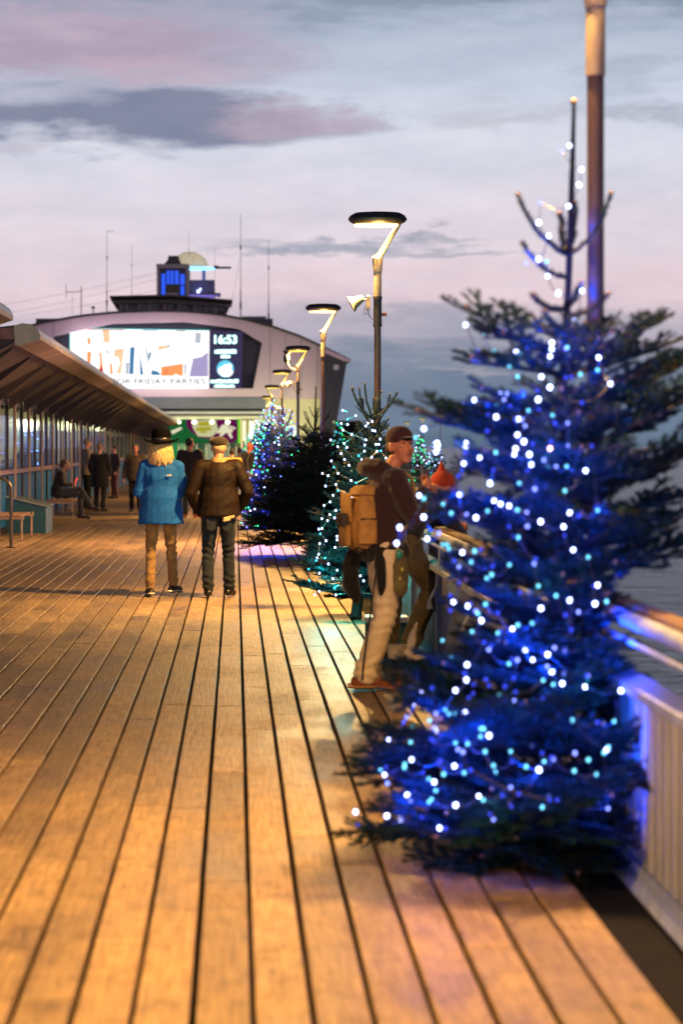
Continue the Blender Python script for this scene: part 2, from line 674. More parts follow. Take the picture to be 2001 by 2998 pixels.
def lamp_meshes():
    out = {}
    m = MB()
    m.tube([(0, 0, .0), (0, 0, 3.05)], .034, 14)
    m.tube([(0, 0, .0), (0, 0, .02)], .075, 14)
    out['pole'] = m.mesh('pole', M['pole_low'], True)
    m = MB()
    m.tube([(0, 0, 3.05), (0, 0, 3.32)], .039, 14)
    out['sleeve'] = m.mesh('sleeve', M['pole'], True)
    m = MB()
    m.lathe([(.043, 3.32), (.045, 3.34), (.051, 3.43), (.054, 3.455)], 14)
    # arm swinging out to the head rim
    pts = [(.0, 0, 3.44), (.022, 0, 3.48), (.06, 0, 3.54), (.14, 0, 3.68), (.215, 0, 3.80)]
    m.tube(pts, [.05, .036, .028, .026, .024], 10)
    out['collar'] = m.mesh('collar', M['pole'], True)
    m = MB()
    prof = [(.10, 3.80), (.235, 3.795), (.275, 3.815), (.294, 3.845), (.27, 3.88), (.225, 3.905), (.12, 3.913), (.02, 3.915)]
    m.lathe(prof, 22, sy=.72)
    out['head'] = m.mesh('lamp_head', M['dark_steel'], True)
    m = MB()
    m.lathe([(.215, 3.772), (.222, 3.778), (.22, 3.793)], 22, sy=.68, c=(-.012, 0, 0))
    out['diffuser'] = (m, 'diffuser')
    m2 = MB()
    q = [(-.050, -.034, 3.462), (-.030, -.036, 3.475), (.005, -.034, 3.50), (.05, -.033, 3.57), (.125, -.032, 3.69), (.192, -.030, 3.785)]
    w = .009
    for i in range(len(q) - 1):
        a, b = Vector(q[i]), Vector(q[i + 1])
        d = (b - a).normalized()
        nrm = Vector((-d.z, 0, d.x)) * w
        pts = [a - nrm, a + nrm, b + nrm, b - nrm]
        back = Vector((0, .06, 0))
        m2.rings([[p for p in pts], [p + back for p in pts]])
    out['strip'] = (m2, 'light_strip')
    return out


LM = lamp_meshes()
LMn = {k: (v[0].mesh(v[1], LAMP_E), v[0].mesh(v[1], LAMP_E2)) for k, v in LM.items() if isinstance(v, tuple)}


def street_lamp(X, Y, label, power, rz=0, farm=False, head=HZ, scale=1.0, group='street lamps along the right railing'):
    t = thing('street_lamp', label, 'lamp', (X, Y, head - HZ if head != HZ else 0), rz, group)
    if scale != 1.0:
        t.scale = (scale,) * 3
    for k in ('pole', 'sleeve', 'collar', 'head'):
        link({'pole': 'pole', 'sleeve': 'sleeve', 'collar': 'arm', 'head': 'lamp_head'}[k], LM[k], t)
    link('diffuser', LMn['diffuser'][1 if farm else 0], t)
    link('light_strip', LMn['strip'][1 if farm else 0], t)
    if power:
        l = bpy.data.lights.new('lamp_light', 'AREA')
        l.shape = 'DISK'
        l.size = .11
        l.energy = power
        l.color = WARM
        o = bpy.data.objects.new('lamp_light', l)
        o.location = (-.05, -.03, 3.765)
        o.parent = t
        COL.objects.link(o)
        point('lamp_strip_light', (0.02, -.10, 3.60), power * (.06 if Y == 9.5 else .035), WARM, .05, t)
    return t


LAMPS = [
    (1.415, 9.5, 'tall street lamp pole behind the blue-lit fir in the foreground, its head out of view', 480, 0),
    (1.413, 24.0, 'largest fully visible street lamp with dark oval head and a floodlight clamped to its pole', 820, 0),
    (PX(947, 39.5), 39.5, 'second largest visible street lamp, before the dark end wall of the pavilion', 1300, 0),
    (PX(873, 56), 56, 'street lamp beside the large pavilion screen with a bird-shaped speaker at its head', 900, 0),
    (PX(826, 73.5), 73.5, 'street lamp with its head just under the right corner of the screen recess', 850, 0),
    (PX(797, 92), 92, 'smaller far street lamp whose arm leans the other way', 800, math.pi),
    (PX(784, 112), 112, 'farthest street lamp of the right-hand row, nearest the pavilion entrance', 800, 0),
]
lamps = []
for X, Y, lab, p, rz in LAMPS:
    lamps.append(street_lamp(X, Y, lab, p, rz, farm=Y > 50))
# the lamps before and behind the camera that light the near boards
street_lamp(1.415, -4.6, 'street lamp behind the camera that lights the nearest boards', 1800)
street_lamp(-3.1, 5.0, 'street lamp out of view on the left that lights the nearest boards', 1000, math.pi)
street_lamp(-3.6, 19.0, 'street lamp out of view on the left between the two shelters', 1300, math.pi)


def floodlight(parent, side=-1):
    m = MB()
    m.tube([(0, 0, 3.050), (0, 0, 3.075)], .046, 14)
    m.tube([(0, 0, 2.780), (0, 0, 2.800)], .046, 14)
    m.tube([(0, 0, 2.780), (0, 0, 3.080)], .041, 14)
    m.build('clamp_band', M['dark_steel'], parent, True)
    m = MB()
    m.tube([(0, 0, 2.900), (.09, 0, 2.900)], .017, 10)
    m.build('socket', mat('rust_red', (.25, .05, .03), .6), parent, True)
    m = MB()
    m.box(-.115, -.075, -.02, .02, 2.950, 3.090, bev=.006)
    m.tube([(-.09, 0, 3.050), (-.17, 0, 3.050)], .012, 8)
    m.build('bracket', M['pole'], parent)
    m = MB()
    # bell housing pointing left and down
    rot = Matrix.Rotation(R(-118), 3, 'Y')
    rg = []
    for r, z in [(.02, -.07), (.035, -.06), (.045, -.02), (.06, .03), (.085, .07), (.09, .075)]:
        rg.append([rot @ Vector((r * math.cos(a * math.pi / 7), r * math.sin(a * math.pi / 7), z)) + Vector((-.20, 0, 3.035)) for a in range(14)])
    m.rings(rg)
    f = m.build('floodlight', mat('flood_housing', (.30, .24, .15), .45, .2), parent, True)
    m = MB()
    pts = [(-.13, 0, 2.970), (-.135, -.01, 2.910), (-.11, 0, 2.900), (-.10, 0, 2.950)]
    m.tube(pts, .004, 6)
    m.tube([(-.09, 0, 2.950), (-.085, 0, 2.890), (-.05, 0, 2.850), (-.03, 0, 2.850)], .004, 6)
    m.build('cable', M['dark_steel'], parent)


floodlight(lamps[1])
floodlight(lamps[3])
floodlight(lamps[5])
# cable tie holding the second fir to its lamp
mb = MB()
mb.tube([(0, 0, 1.955), (0, 0, 1.975)], .045, 14)
mb.build('cable_tie', M['dark_steel'], lamps[1], True)
# horn speaker on lamp 4
mb = MB()
mb.ell((-.27, 0, 3.62), (.07, .07, .12))
mb.tube([(-.27, 0, 3.55), (-.20, 0, 3.40), (-.04, 0, 3.34)], [.04, .025, .02], 8)
mb.lathe([(.03, 3.68), (.11, 3.80)], 12, c=(-.25, 0, 0))
mb.build('speaker', M['dark_steel'], lamps[3], True)

# lamps on the pier head, far right
PH = [(1290, 1210, 0, 'rightmost small street lamp on the far pier head'),
      (1237, 1222, 0, 'small far street lamp second from the right on the pier head'),
      (1192, 1235, 0, 'small far street lamp above the angler\'s cap, third from the right on the pier head'),
      (1137, 1250, math.pi, 'small far street lamp with its arm leaning left just above the angler\'s cap'),
      (1117, 1257, 0, 'small far street lamp just right of the tied pole'),
      (1055, 1276, 0, 'small far street lamp seen through the teal-lit fir')]
for px, py, rz, lab in PH:
    Y = 2.30 * F / (1305 - py)
    Y = min(Y, 330)
    street_lamp(PX(px, Y), Y, lab, 0, rz, farm=True, head=PZ(py, Y), group='street lamps on the far pier head')

# ================================================================== RAILING
rail = thing('pier_railing', 'long pale slatted pier railing with brown timber handrail beside the lit fir trees', 'railing', (0, 0, 0))
RX = 1.47
mb = MB()
mb.prism([(RX - .02, .045), (RX + .06, .045), (RX + .06, .07), (RX - .02, .095)], -1, 132)
mb.build('base_rail', M['rail_paint'], rail)
mb = MB()
mb.prism([(RX - .045, 0), (RX + .09, 0), (RX + .09, .045), (RX - .03, .045)], -1, 132)
mb.build('kerb', M['rail_paint'], rail)
mb = MB()
mb.prism([(RX - .05, .70), (RX + .06, .70), (RX + .06, .745), (RX + .02, .76), (RX - .05, .735)], -1, 132)
mb.build('middle_rail', M['rail_paint'], rail)
mb = MB()
mb.tube([(RX - .005, -1, .955), (RX - .005, 132, .955)], .030, 12)
mb.tube([(RX - .03, -1, .885), (RX - .03, 132, .885)], .012, 8)
mb.build('upper_rail', M['rail_paint'], rail, True)
mb = MB()
mb.box(RX + .028, RX + .115, -1, 132, .955, .995, bev=.01)
mb.build('handrail', M['timber'], rail)
m = MB()
m.box(-.02, .02, -.03, .03, 0.745, .885, bev=.004)
m.box(-.035, .03, -.012, .012, .05, .70, bev=.003)
m.tube([(0, 0, .90), (.02, 0, .95)], .014, 8)
m.tube([(-.03, -.0, .60), (-.085, 0, .50), (-.085, 0, .44)], [.012, .012, .03], 8)
post_me = m.mesh('post', M['rail_paint'])
y = -.4
while y < 131:
    link('post', post_me, rail, loc=(RX, y, 0))
    y += 2.52
m = MB()
m.box(-.022, .010, -.042, .042, .075, .70, bev=.008)
slat_me = m.mesh('slat', M['slat'])
n = 0
mb = MB()
y = 4.0
while y < 131:
    if y < 24:
        link('slat', slat_me, rail, loc=(RX + .02, y, 0))
    else:
        mb.box(RX + .006, RX + .026, y - .046, y + .046, .075, .70)
    y += .158
mb.build('slat_run', M['slat'], rail, kind='stuff')
mb = MB()
mb.box(RX + .031, RX + .039, -1, 132, .08, .70)
mb.build('backing_panel', mat('backing', (.012, .010, .010), .7, 0, .2, 4, world=True), rail)  # near black: shade between the slats is put into the panel colour


# ================================================================== FIR TREES
def shoot(mb, pts, rw, nl, per_m, rnd, nw=.0035, bare=0.0):
    """one shoot: wood core (material 1) and needles (material 0)"""
    k = len(pts)
    mb.tube(pts, [rw * (1 - .5 * i / (k - 1)) for i in range(k)], 5, 1, cap=False)
    seg = [(pts[i + 1] - pts[i]).length for i in range(k - 1)]
    for i in range(k - 1):
        d = (pts[i + 1] - pts[i]).normalized()
        a = d.orthogonal().normalized()
        b = d.cross(a)
        cnt = int(seg[i] * per_m)
        for q in range(cnt):
            tt = rnd.random()
            if bare and rnd.random() < bare:
                continue
            p = pts[i].lerp(pts[i + 1], tt)
            th = rnd.random() * 6.283
            r = a * math.cos(th) + b * math.sin(th)
            if r.z < 0:
                r.z *= .5
            e = (r * .85 + d * rnd.uniform(.35, .8)).normalized() * nl * rnd.uniform(.7, 1.1)
            s_ = d.cross(r).normalized() * nw * .5
            mb.tri(p + s_, p - s_, p + e, 0)


def branch_mesh(L, seed, lod=1.0, simple=False, nl=.026, curve=.17):
    rnd = random.Random(seed)
    mb = MB()
    K = 7

    def path(o, d, ln, up, k=K):
        pts = [o]
        p = o.copy()
        dd = d.copy()
        for i in range(k - 1):
            dd = (dd + Vector((0, 0, up / k)) + Vector((rnd.uniform(-1, 1), rnd.uniform(-1, 1), rnd.uniform(-1, 1))) * .05).normalized()
            p = p + dd * ln / (k - 1)
            pts.append(p.copy())
        return pts
    per = 640 * lod
    nw = .0046 / math.sqrt(lod)
    if simple:
        per *= 2.6
        nl *= .85
    main = path(Vector((0, 0, 0)), Vector((1, 0, -.05)).normalized(), L, curve)
    shoot(mb, main, .0065 + L * .006, nl, per, rnd, nw)
    mb.ell(main[-1], (.006, .006, .009), 6, 4, 2)
    if simple:
        n = max(0, int(L / .12) - 1)
        for i in range(n):
            t = .35 + .5 * (i + .5) / max(1, n)
            s = 1 if i % 2 else -1
            p = main[int(t * (K - 1))]
            d = Vector((1, s * .75, .15)).normalized()
            pp = path(p, d, L * .3 * rnd.uniform(.6, 1.1), .2, 4)
            shoot(mb, pp, .004, nl, per, rnd, nw)
            mb.ell(pp[-1], (.005, .005, .007), 6, 4, 2)
    else:
        step = .074
        n = int(L / step)
        for i in range(1, n):
            t = i / n
            for s in (-1, 1):
                if rnd.random() < .1:
                    continue
                q = t * (K - 1)
                p = main[int(q)].lerp(main[min(K - 1, int(q) + 1)], q - int(q))
                ln = L * (.56 * (1 - t) ** .7 + .13) * (.55 + .9 * min(1, t * 2.2)) * rnd.uniform(.6, 1.1)
                if t < .12:
                    ln *= .5
                d = Vector((1, s * rnd.uniform(.8, 1.25), rnd.uniform(-.12, .3))).normalized()
                pp = path(p, d, ln, .10, 5)
                shoot(mb, pp, .0042, nl, per, rnd, nw)
                if ln > .13:
                    m2 = int(ln / .055)
                    for j in range(1, m2):
                        tj = j / m2
                        for s2 in (-1, 1):
                            if rnd.random() < .3:
                                continue
                            q2 = tj * 4
                            p2 = pp[int(q2)].lerp(pp[min(4, int(q2) + 1)], q2 - int(q2))
                            side = Vector((-d.y, d.x, 0)).normalized() * s2
                            d2 = (d + side * .9 + Vector((0, 0, rnd.uniform(-.1, .25)))).normalized()
                            p3 = path(p2, d2, min(.12, ln * (1 - tj) * .55 + .03), .05, 3)
                            shoot(mb, p3, .003, nl * .95, per, rnd, nw)
    return mb.mesh('branch', [M['needles'], M['bark'], M['bud']])


BR = {}
for L in (.3, .45, .6, .75, .9):
    BR[L] = [branch_mesh(L, int(L * 100) + s) for s in range(3)]
BRS = {L: [branch_mesh(L, 900 + int(L * 100) + s, simple=True, curve=.55) for s in range(2)] for L in (.15, .25, .35)}


def plain_shoot(L, seed):
    rnd = random.Random(seed)
    m = MB()
    pts = []
    for i in range(8):
        f = i / 7
        pts.append(Vector((L * f * (1 - .12 * f), rnd.uniform(-.004, .004), L * .42 * f * f)))
    shoot(m, pts, .009, .027, 1900, rnd, .0056)
    m.ell(pts[-1], (.008, .008, .011), 6, 4, 2)
    return m.mesh('branch', [M['needles'], M['bark'], M['bud']])


BRT = {L: [plain_shoot(L, int(L * 100) + 31 * s) for s in range(2)] for L in (.12, .18, .25, .32)}
BRL = {L: [branch_mesh(L, 500 + int(L * 100) + s, lod=.45, nl=.026) for s in range(2)] for L in (.3, .45, .6, .75, .9, 1.05)}
BRS2 = {L: [branch_mesh(L, 700 + int(L * 100) + s, simple=True, lod=.6, nl=.02, curve=.6) for s in range(2)] for L in (.15, .25, .35)}


def pick(lib, L, rnd):
    k = min(lib, key=lambda q: abs(q - L))
    return rnd.choice(lib[k]), L / k


def trunk_mesh(base, tip, zt, r0, parent, nl=.018):
    """bark trunk, plus a leader with needles"""
    m = MB()
    n = 14
    pts = []
    for i in range(n + 1):
        t = i / n
        p = Vector(base).lerp(Vector(tip), t) + Vector((math.sin(t * 9) * .008, math.cos(t * 7) * .008, 0))
        pts.append(p)
    m.tube(pts, [r0 * (1 - t / n) ** 1.1 + .005 for t in range(n + 1)], 10)
    m.build('trunk', M['bark'], parent, True)
    return pts


def fir(name, label, base, tip, whorls, parent_group, lib, lib_s, r0=.035, clamp_x=None, seed=1, joined=False, spec=None, right_wide=0.0):
    """whorls: list of (z, radius, count, elevation_deg, simple)"""
    t = thing(name, label, 'tree', base, 0, parent_group)
    rnd = random.Random(seed)
    tipv = Vector(tip) - Vector(base)
    trunk_mesh((0, 0, 0), tipv, 0, r0, t)
    m = MB()
    lead = [tipv * (1 - .24 * i / 6) for i in range(7)][::-1]
    shoot(m, lead, .010, .022, 1100, rnd, .0045, bare=.1)
    m.ell(lead[-1], (.012, .012, .014), 8, 6, 2)
    m.build('leader', [M['needles'], M['bark'], M['bud']], t)
    H = tipv.z
    objs = []
    for z, rad, cnt, el, simp in whorls:
        a0 = rnd.random() * 6.28
        for i in range(cnt):
            a = a0 + 6.283 * i / cnt + rnd.uniform(-.25, .25)
            L = rad * rnd.uniform(.82, 1.12) / math.cos(R(el)) * (1 + right_wide * max(0, math.cos(a)) if z > 1.05 else 1)
            p = tipv * (z / H)
            if clamp_x is not None and math.cos(a) > 0:
                mx = (clamp_x(z) - base[0] - p.x) / math.cos(a) / math.cos(R(el))
                L = min(L, max(.16, mx))
            me, s = pick(lib_s if simp else lib, L, rnd)
            o = link('branch', me, t, loc=p + Vector((0, 0, rnd.uniform(-.02, .02))), scale=s)
            e = R(el + rnd.uniform(-7, 7))
            o.rotation_euler = (Matrix.Rotation(a, 3, 'Z') @ Matrix.Rotation(-e, 3, 'Y') @ Matrix.Rotation(rnd.uniform(-.3, .3), 3, 'X')).to_euler()
            objs.append(o)
    if joined:
        bm = bmesh.new()
        bpy.context.view_layer.update()
        for o in objs:
            n0 = len(bm.verts)
            bm.from_mesh(o.data)
            bm.verts.ensure_lookup_table()
            mw = o.matrix_local
            bmesh.ops.transform(bm, matrix=mw, verts=bm.verts[n0:])
        me = bpy.data.meshes.new('crown')
        bm.to_mesh(me)
        bm.free()
        for q in (M['needles'], M['bark'], M['bud']):
            me.materials.append(q)
        link('crown', me, t)
        for o in objs:
            bpy.data.objects.remove(o)
    return t


BULB = {}


def bulb_mesh(key, col, s, r):
    if (key, r) not in BULB:
        m = MB()
        m.ell((0, 0, 0), (r, r, r * 1.15), 8, 6)
        BULB[(key, r)] = m.mesh('bulb', emi('bulb_' + key, col, s), True)
    return BULB[(key, r)]


BC = {'W': ((.42, .50, 1.0), 13), 'B': ((.20, .26, 1.0), 4.0), 'C': ((.16, .66, .92), 3.2), 'b': ((.05, .08, 1.0), 1.6),
      'G': ((.04, 1.0, .32), 5.0), 'w': ((.50, .60, 1.0), 9), 'c': ((.05, .60, .80), 4.0), 'R': ((1.0, .55, .6), 8)}


def wire_through(pts, parent, r=.002):
    m = MB()
    q = []
    for i in range(len(pts) - 1):
        a, b = Vector(pts[i]), Vector(pts[i + 1])
        q += [a, (a + b) / 2 + Vector((0, 0, -.02))]
    q.append(Vector(pts[-1]))
    m.tube(q, r, 4)
    m.build('wire', M['dark_steel'], parent)


# ---------------------------------------------------------------- near tree
T1B = (1.20, 9.30, 0.0)
T1T = (PX(1681, 9.3), 9.30, PZ(300, 9.3))
wh = []
# sparse top whorls
wh1 = [(2.36, .0, 0, 45, True)]


def rad1(z):
    pts = [(0.0, .55), (.18, .70), (.40, .68), (.60, .54), (.8, .45), (1.0, .42), (1.3, .48), (1.5, .44), (1.7, .36), (1.85, .28), (1.98, .20), (2.1, .16), (2.4, .16)]
    for i in range(len(pts) - 1):
        if pts[i][0] <= z <= pts[i + 1][0]:
            f = (z - pts[i][0]) / (pts[i + 1][0] - pts[i][0])
            return pts[i][1] * (1 - f) + pts[i + 1][1] * f
    return .2


z = .05
k = 0
while z < 2.0:
    el = -2 + 20 * (z / 2.0) + (9 if k % 2 else 0)
    wh.append((z, rad1(z) * (1.0 if k % 3 else .8), 7 if z < 1.2 else 5, el, False))
    z += .075 if z < 1.1 else .10 if z < 1.5 else .14
    k += 1
fir1 = fir('fir_tree', 'largest fir in the right foreground, tall with bare pointed leader and blue-white string lights', T1B, T1T, wh,
           'cut fir trees standing along the railing', BR, BRS, .04,
           clamp_x=lambda z: (1.44 if z < 1.05 else 9), seed=11, right_wide=.30)


def stick(parent, base, a, b, mesh_len_lib, seed=0):
    """a branch from a to b (world points)"""
    a, b = Vector(a), Vector(b)
    d = b - a
    me, s = pick(mesh_len_lib, d.length, random.Random(seed))
    o = link('branch', me, parent, loc=a - Vector(base), scale=(s, s, s))
    dd = d.normalized()
    if mesh_len_lib is BRT:
        dd = (dd - Vector((0, 0, .36))).normalized()
    o.rotation_euler = dd.to_track_quat('X', 'Z').to_euler()
    return o


def w1(px, py, dy=0.0):
    Y = 9.3 + dy
    return (PX(px, Y), Y, PZ(py, Y))


for i, (a, b) in enumerate([
        (w1(1666, 748), w1(1502, 585, -.12)), (w1(1668, 748), w1(1812, 578, -.12)), (w1(1668, 740), w1(1697, 605, .1)),
        (w1(1666, 745), w1(1640, 640, .22)),
        (w1(1655, 812), w1(1522, 722, -.10)), (w1(1652, 905), w1(1558, 876, -.12)), (w1(1654, 925), w1(1788, 872, -.10)),
        (w1(1656, 900), w1(1706, 835, -.15)), (w1(1652, 960), w1(1590, 925, -.2)),
        (w1(1645, 1060), w1(1362, 912, -.15)), (w1(1650, 1060), w1(1948, 942, -.12)), (w1(1648, 1040), w1(1490, 955, -.25)),
        (w1(1650, 1030), w1(1800, 960, -.25)), (w1(1650, 1000), w1(1745, 930, .1)), (w1(1650, 1000), w1(1560, 930, .12)),
        (w1(1645, 1100), w1(1395, 1030, -.2)), (w1(1650, 1100), w1(1960, 1020, .1)), (w1(1650, 1150), w1(2020, 1060, -.1)),
        (w1(1645, 1190), w1(1360, 1190, -.2)), (w1(1640, 1330), w1(1215, 1235, -.1)), (w1(1640, 1260), w1(1420, 1200, .1))]):
    lib = BRT if i < 9 else BR
    if i >= 9:
        lib = {k: v for k, v in BR.items()}
    stick(fir1, T1B, a, b, lib, i)

# string lights read off the photograph (colour, column, row)
LP = []


def add_pts(ox, oy, sc, txt):
    for tok in txt.split():
        c = tok[0]
        a, b = tok[1:].split(',')
        LP.append((c, ox + float(a) * sc, oy + float(b) * sc))


add_pts(1000, 250, .6384, """W1047,278 B1012,303 W1101,387 W1091,457 W1043,555 B914,539 W906,630 W952,691 W905,798 C943,809 B849,815 W947,876
W1105,943 W996,954 W1068,1079 W570,1099 C652,1137 B760,1121 C702,1217 W802,1222 C823,1236 W658,1257 W830,1169 W966,1182 W966,1210 W958,1243 C1036,1203
W1181,1249 C1176,1306 C1097,1325 W1235,1369 C809,1336 W918,1337 W958,1385 B762,1414 C840,1421 W904,1441 W610,1443 B558,1462 C711,1471 C859,1491
W711,1521 W813,1531 B829,1533 W808,1603 W838,1634 W379,1575 C341,1615 W440,1642 W572,1641 b850,1205 b775,1470""")
add_pts(1000, 1300, .6384, """W443,8 W435,35 W571,12 C709,39 W800,22 W794,48 W863,48 R958,20 W871,94 B930,73 W635,63 W562,90 B986,103 C1034,103 W1121,122
W683,180 C817,180 W543,232 W357,236 C379,250 C467,275 W701,260 W731,275 W770,284 C807,303 B851,313 C671,307 W378,335 W618,338 W1048,315
W915,356 B854,377 W1020,379 W268,383 B448,408 W254,455 W395,435 C465,462 C485,461 C812,428 W556,497 C612,491 C597,541 W1064,485 C1133,519
C690,599 W1176,647 W1164,732 W1048,716 W916,753 W515,724 W582,743 C662,734 C627,777 W642,809 C718,866 W785,848 C810,830 C1217,722
B677,942 W845,943 W878,989 W947,965 B945,1020 W966,1043 C926,1083 C973,1102 W1014,1098 W1119,1113 W1283,1131 C769,1007 W577,1012 W573,1081 W524,1129
C725,1150 B795,1175 b825,1196 b678,1107 W366,1141 W334,1190 C479,1217 B434,1235 C495,1237 C523,1231 W567,1230 B300,1250 C405,1267 C325,1292 W443,1315 B428,1302
C653,1305 C639,1341 W678,1337 W216,1354 C318,1367 C524,1370 B536,1400 B558,1412 C660,1410 W323,1447 b454,1450 C290,1482 W519,1476 C470,1513 C564,1507 C698,1473 C706,1503
W199,1516 W426,1549 C402,1535 C434,1588 C848,1479 W907,1494 C931,1455 C1069,1498 C1170,1514 W1219,1403 C1252,1271 W303,1609 B317,1640 W631,1614 C651,1631
W525,1655 W65,1686 W209,1705 W274,1720 W451,1760 b478,1762 b370,1710 b75,1745 b205,1480 b375,1505""")
st1 = thing('string_lights', 'blue-white bulb string wound over the large foreground fir', 'string lights', T1B, 0, 'string lights on the firs')
prev = []
rx_ = random.Random(77)
for i in range(120):
    py_ = 1000 + 1400 * rx_.random() ** .8
    z_ = PZ(py_, 9.2)
    cx_ = 689 + (T1B[0] + (T1T[0] - T1B[0]) * z_ / T1T[2]) * F / 9.3
    LP.append((rx_.choice('bbbBC'), cx_ + rad1(max(.2, z_)) * 750 * rx_.uniform(-1.0, .35), py_))
for i, (c, px, py) in enumerate(LP):
    z = PZ(py, 9.2)
    r = rad1(max(.2, z)) * 1.02 if z < 2.0 else .10
    cx = T1B[0] + (T1T[0] - T1B[0]) * z / T1T[2]
    xx = PX(px, 9.0)
    dx = min(abs(xx - cx), r)
    dy = -math.sqrt(max(0, r * r - dx * dx)) * random.uniform(.85, 1.12) - .075
    Y = T1B[1] + dy
    p = Vector((PX(px, Y), Y, PZ(py, Y))) - Vector(T1B)
    col, s = BC[c]
    me = bulb_mesh(c, col, s, .0068)
    o = link('bulb', me, st1, loc=p, scale=random.uniform(.85, 1.1) * (1.1 if c in 'W' else .95))
    prev.append((p, c))
# wire: nearest neighbour chain
left = [p for p, c in prev]
chain = [max(left, key=lambda p: p.z)]
left.remove(chain[0])
while left:
    q = min(left, key=lambda p: (p - chain[-1]).length + max(0, p.z - chain[-1].z) * .5)
    if (q - chain[-1]).length < .35:
        chain.append(q)
        left.remove(q)
    else:
        if len(chain) > 2:
            wire_through(chain, st1)
        chain = [q]
        left.remove(q)
wire_through(chain, st1) if len(chain) > 1 else None
# light given off by the string
rl = random.Random(5)
sel = [p for p, c in prev if p.x < .16 and c != 'b']
rl.shuffle(sel)
def bulb_spot(p, power, col):
    """an LED shines out of its tip, into the tree"""
    l = bpy.data.lights.new('bulb_light', 'SPOT')
    l.energy = power
    l.color = col
    l.spot_size = R(150)
    l.spot_blend = .6
    l.shadow_soft_size = .015
    o = bpy.data.objects.new('bulb_light', l)
    ax = Vector((T1T[0] - T1B[0], 0, 0)) * (p.z / T1T[2]) + Vector((0, 0, p.z + .12))
    out = Vector((p.x - ax.x, p.y - ax.y, 0))
    out = out.normalized() if out.length > .01 else Vector((0, -1, 0))
    o.location = p + out * .05
    o.rotation_euler = (ax - o.location).to_track_quat('-Z', 'Y').to_euler()
    o.parent = st1
    COL.objects.link(o)


for p in sel[:70]:
    bulb_spot(p, 5.5, (.0, .06, 1.0))
for p in [q for q in sel if q.z < .55][:7]:
    point('bulb_light', p + Vector((0, -.02, .015)), .8, (.0, .06, 1.0), .012, st1)
for p in sel[64:78]:
    bulb_spot(p, 1.2, (.0, .6, .75))
# points without bulbs, added to turn the railing and pole blue
for q, pw_ in [((.18, .05, 1.30), 3), ((.20, -.14, 1.12), 6), ((.17, -.30, .92), 4), ((.20, -.55, .90), 2.5), ((.17, -.5, .80), 1.0), ((-.25, -.5, .25), 1.6), ((.19, .12, 1.9), 2.4), ((.16, .12, 2.2), 1.4), ((.16, .14, 2.45), .7)]:
    point('bulb_light', q, pw_ * 1.2, (.0, .06, 1.0), .012, st1)


# ---------------------------------------------------------------- other trees
def lights_on(t, base, H, rad, n, cols, r_b, seed, label, amin=-math.pi, amax=math.pi, zmin=.25, zmax=1.0, single=False, pw=0, pc=(.1, .2, 1)):
    rnd = random.Random(seed)
    st = thing('string_lights', label, 'string lights', base, 0, 'string lights on the firs')
    pts = []
    for i in range(n):
        f = (i + rnd.random()) / n
        f = f ** .8
        z = H * (zmax - (zmax - zmin) * f)
        r = max(.03, rad(z)) * rnd.uniform(.8, 1.05)
        a = amin + (amax - amin) * ((i * .618 * .35) % 1 + rnd.uniform(-.06, .06))
        pts.append((Vector((r * math.cos(a), r * math.sin(a), z + rnd.uniform(-.03, .03))), rnd.choice(cols)))
    if single:
        for p, c in pts:
            col, s = BC[c]
            link('bulb', bulb_mesh(c, col, s, r_b), st, loc=p)
    else:
        for c in set(c for p, c in pts):
            m = MB()
            for p, cc in pts:
                if cc == c:
                    m.ell(p, (r_b,) * 3, 6, 4)
            m.build('bulb', emi('bulb_' + c, *BC[c]), st, True, kind='stuff')
    wp = [p for p, c in pts]
    ch_ = [max(wp, key=lambda p: p.z)]
    wp.remove(ch_[0])
    while wp:
        q = min(wp, key=lambda p: (p - ch_[-1]).length + abs(p.z - ch_[-1].z))
        ch_.append(q)
        wp.remove(q)
    m = MB()
    m.tube(ch_, .0028, 4)
    m.build('wire', M['dark_steel'], st)
    if pw:
        for p, c in pts[::max(1, n // 14)]:
            point('bulb_light', Vector((p.x * .96, p.y * .96, p.z + .03)), pw, pc, .02, st)
    return st


def whorls(H, R0, zr, dz, cnt=6, top=.80, el0=-3, el1=30):
    w = []
    z = zr
    k = 0
    while z < H * top:
        f = z / (H * top)
        w.append((z, R0 * (1 - f) ** .75 + .14, cnt, el0 + (el1 - el0) * f + (8 if k % 2 else 0), False))
        z += dz
        k += 1
    w.append((H * (top + .02), .26, 5, 48, True))
    w.append((H * (top - .05), .24, 4, 35, True))
    w.append((H * (top + .10), .10, 2, 50, True))
    return w


G = 'cut fir trees standing along the railing'
# tree 2: teal lit, tied to the second lamp
b2 = (PX(1042, 22.3), 22.3, 0)
t2 = (1.36, 23.6, PZ(1180, 23.6))
H2 = t2[2]
fir2 = fir('fir_tree', 'teal-lit fir with cold white lights behind the backpack, tied to a lamp pole', b2, t2,
           [(z_, r_, c_, e_, s_) for z_, r_, c_, e_, s_ in whorls(H2, .44, .22, .085, 6, .86)], G, BR, BRS, .05, clamp_x=lambda z: 1.44 if z < 1 else 9, seed=22)
for i, (a, b) in enumerate([((1092, 1222), (1060, 1130)), ((1090, 1225), (1022, 1142)), ((1092, 1222), (1172, 1155)), ((1092, 1200), (1120, 1150))]):
    Y = 23.4
    stick(fir2, b2, (PX(a[0], Y), Y, PZ(a[1], Y)), (PX(b[0], Y - .15), Y - .15, PZ(b[1], Y - .15)), BRT, i)
lights_on(fir2, b2, H2, lambda z: .46 * (1 - z / H2) ** .75 + .10, 150, 'wwwWWc', .0085, 31,
          'cold white bulb string on the teal-lit fir behind the backpack', -2.9, .3, .12, .95, True, 9, (.05, .95, .85))
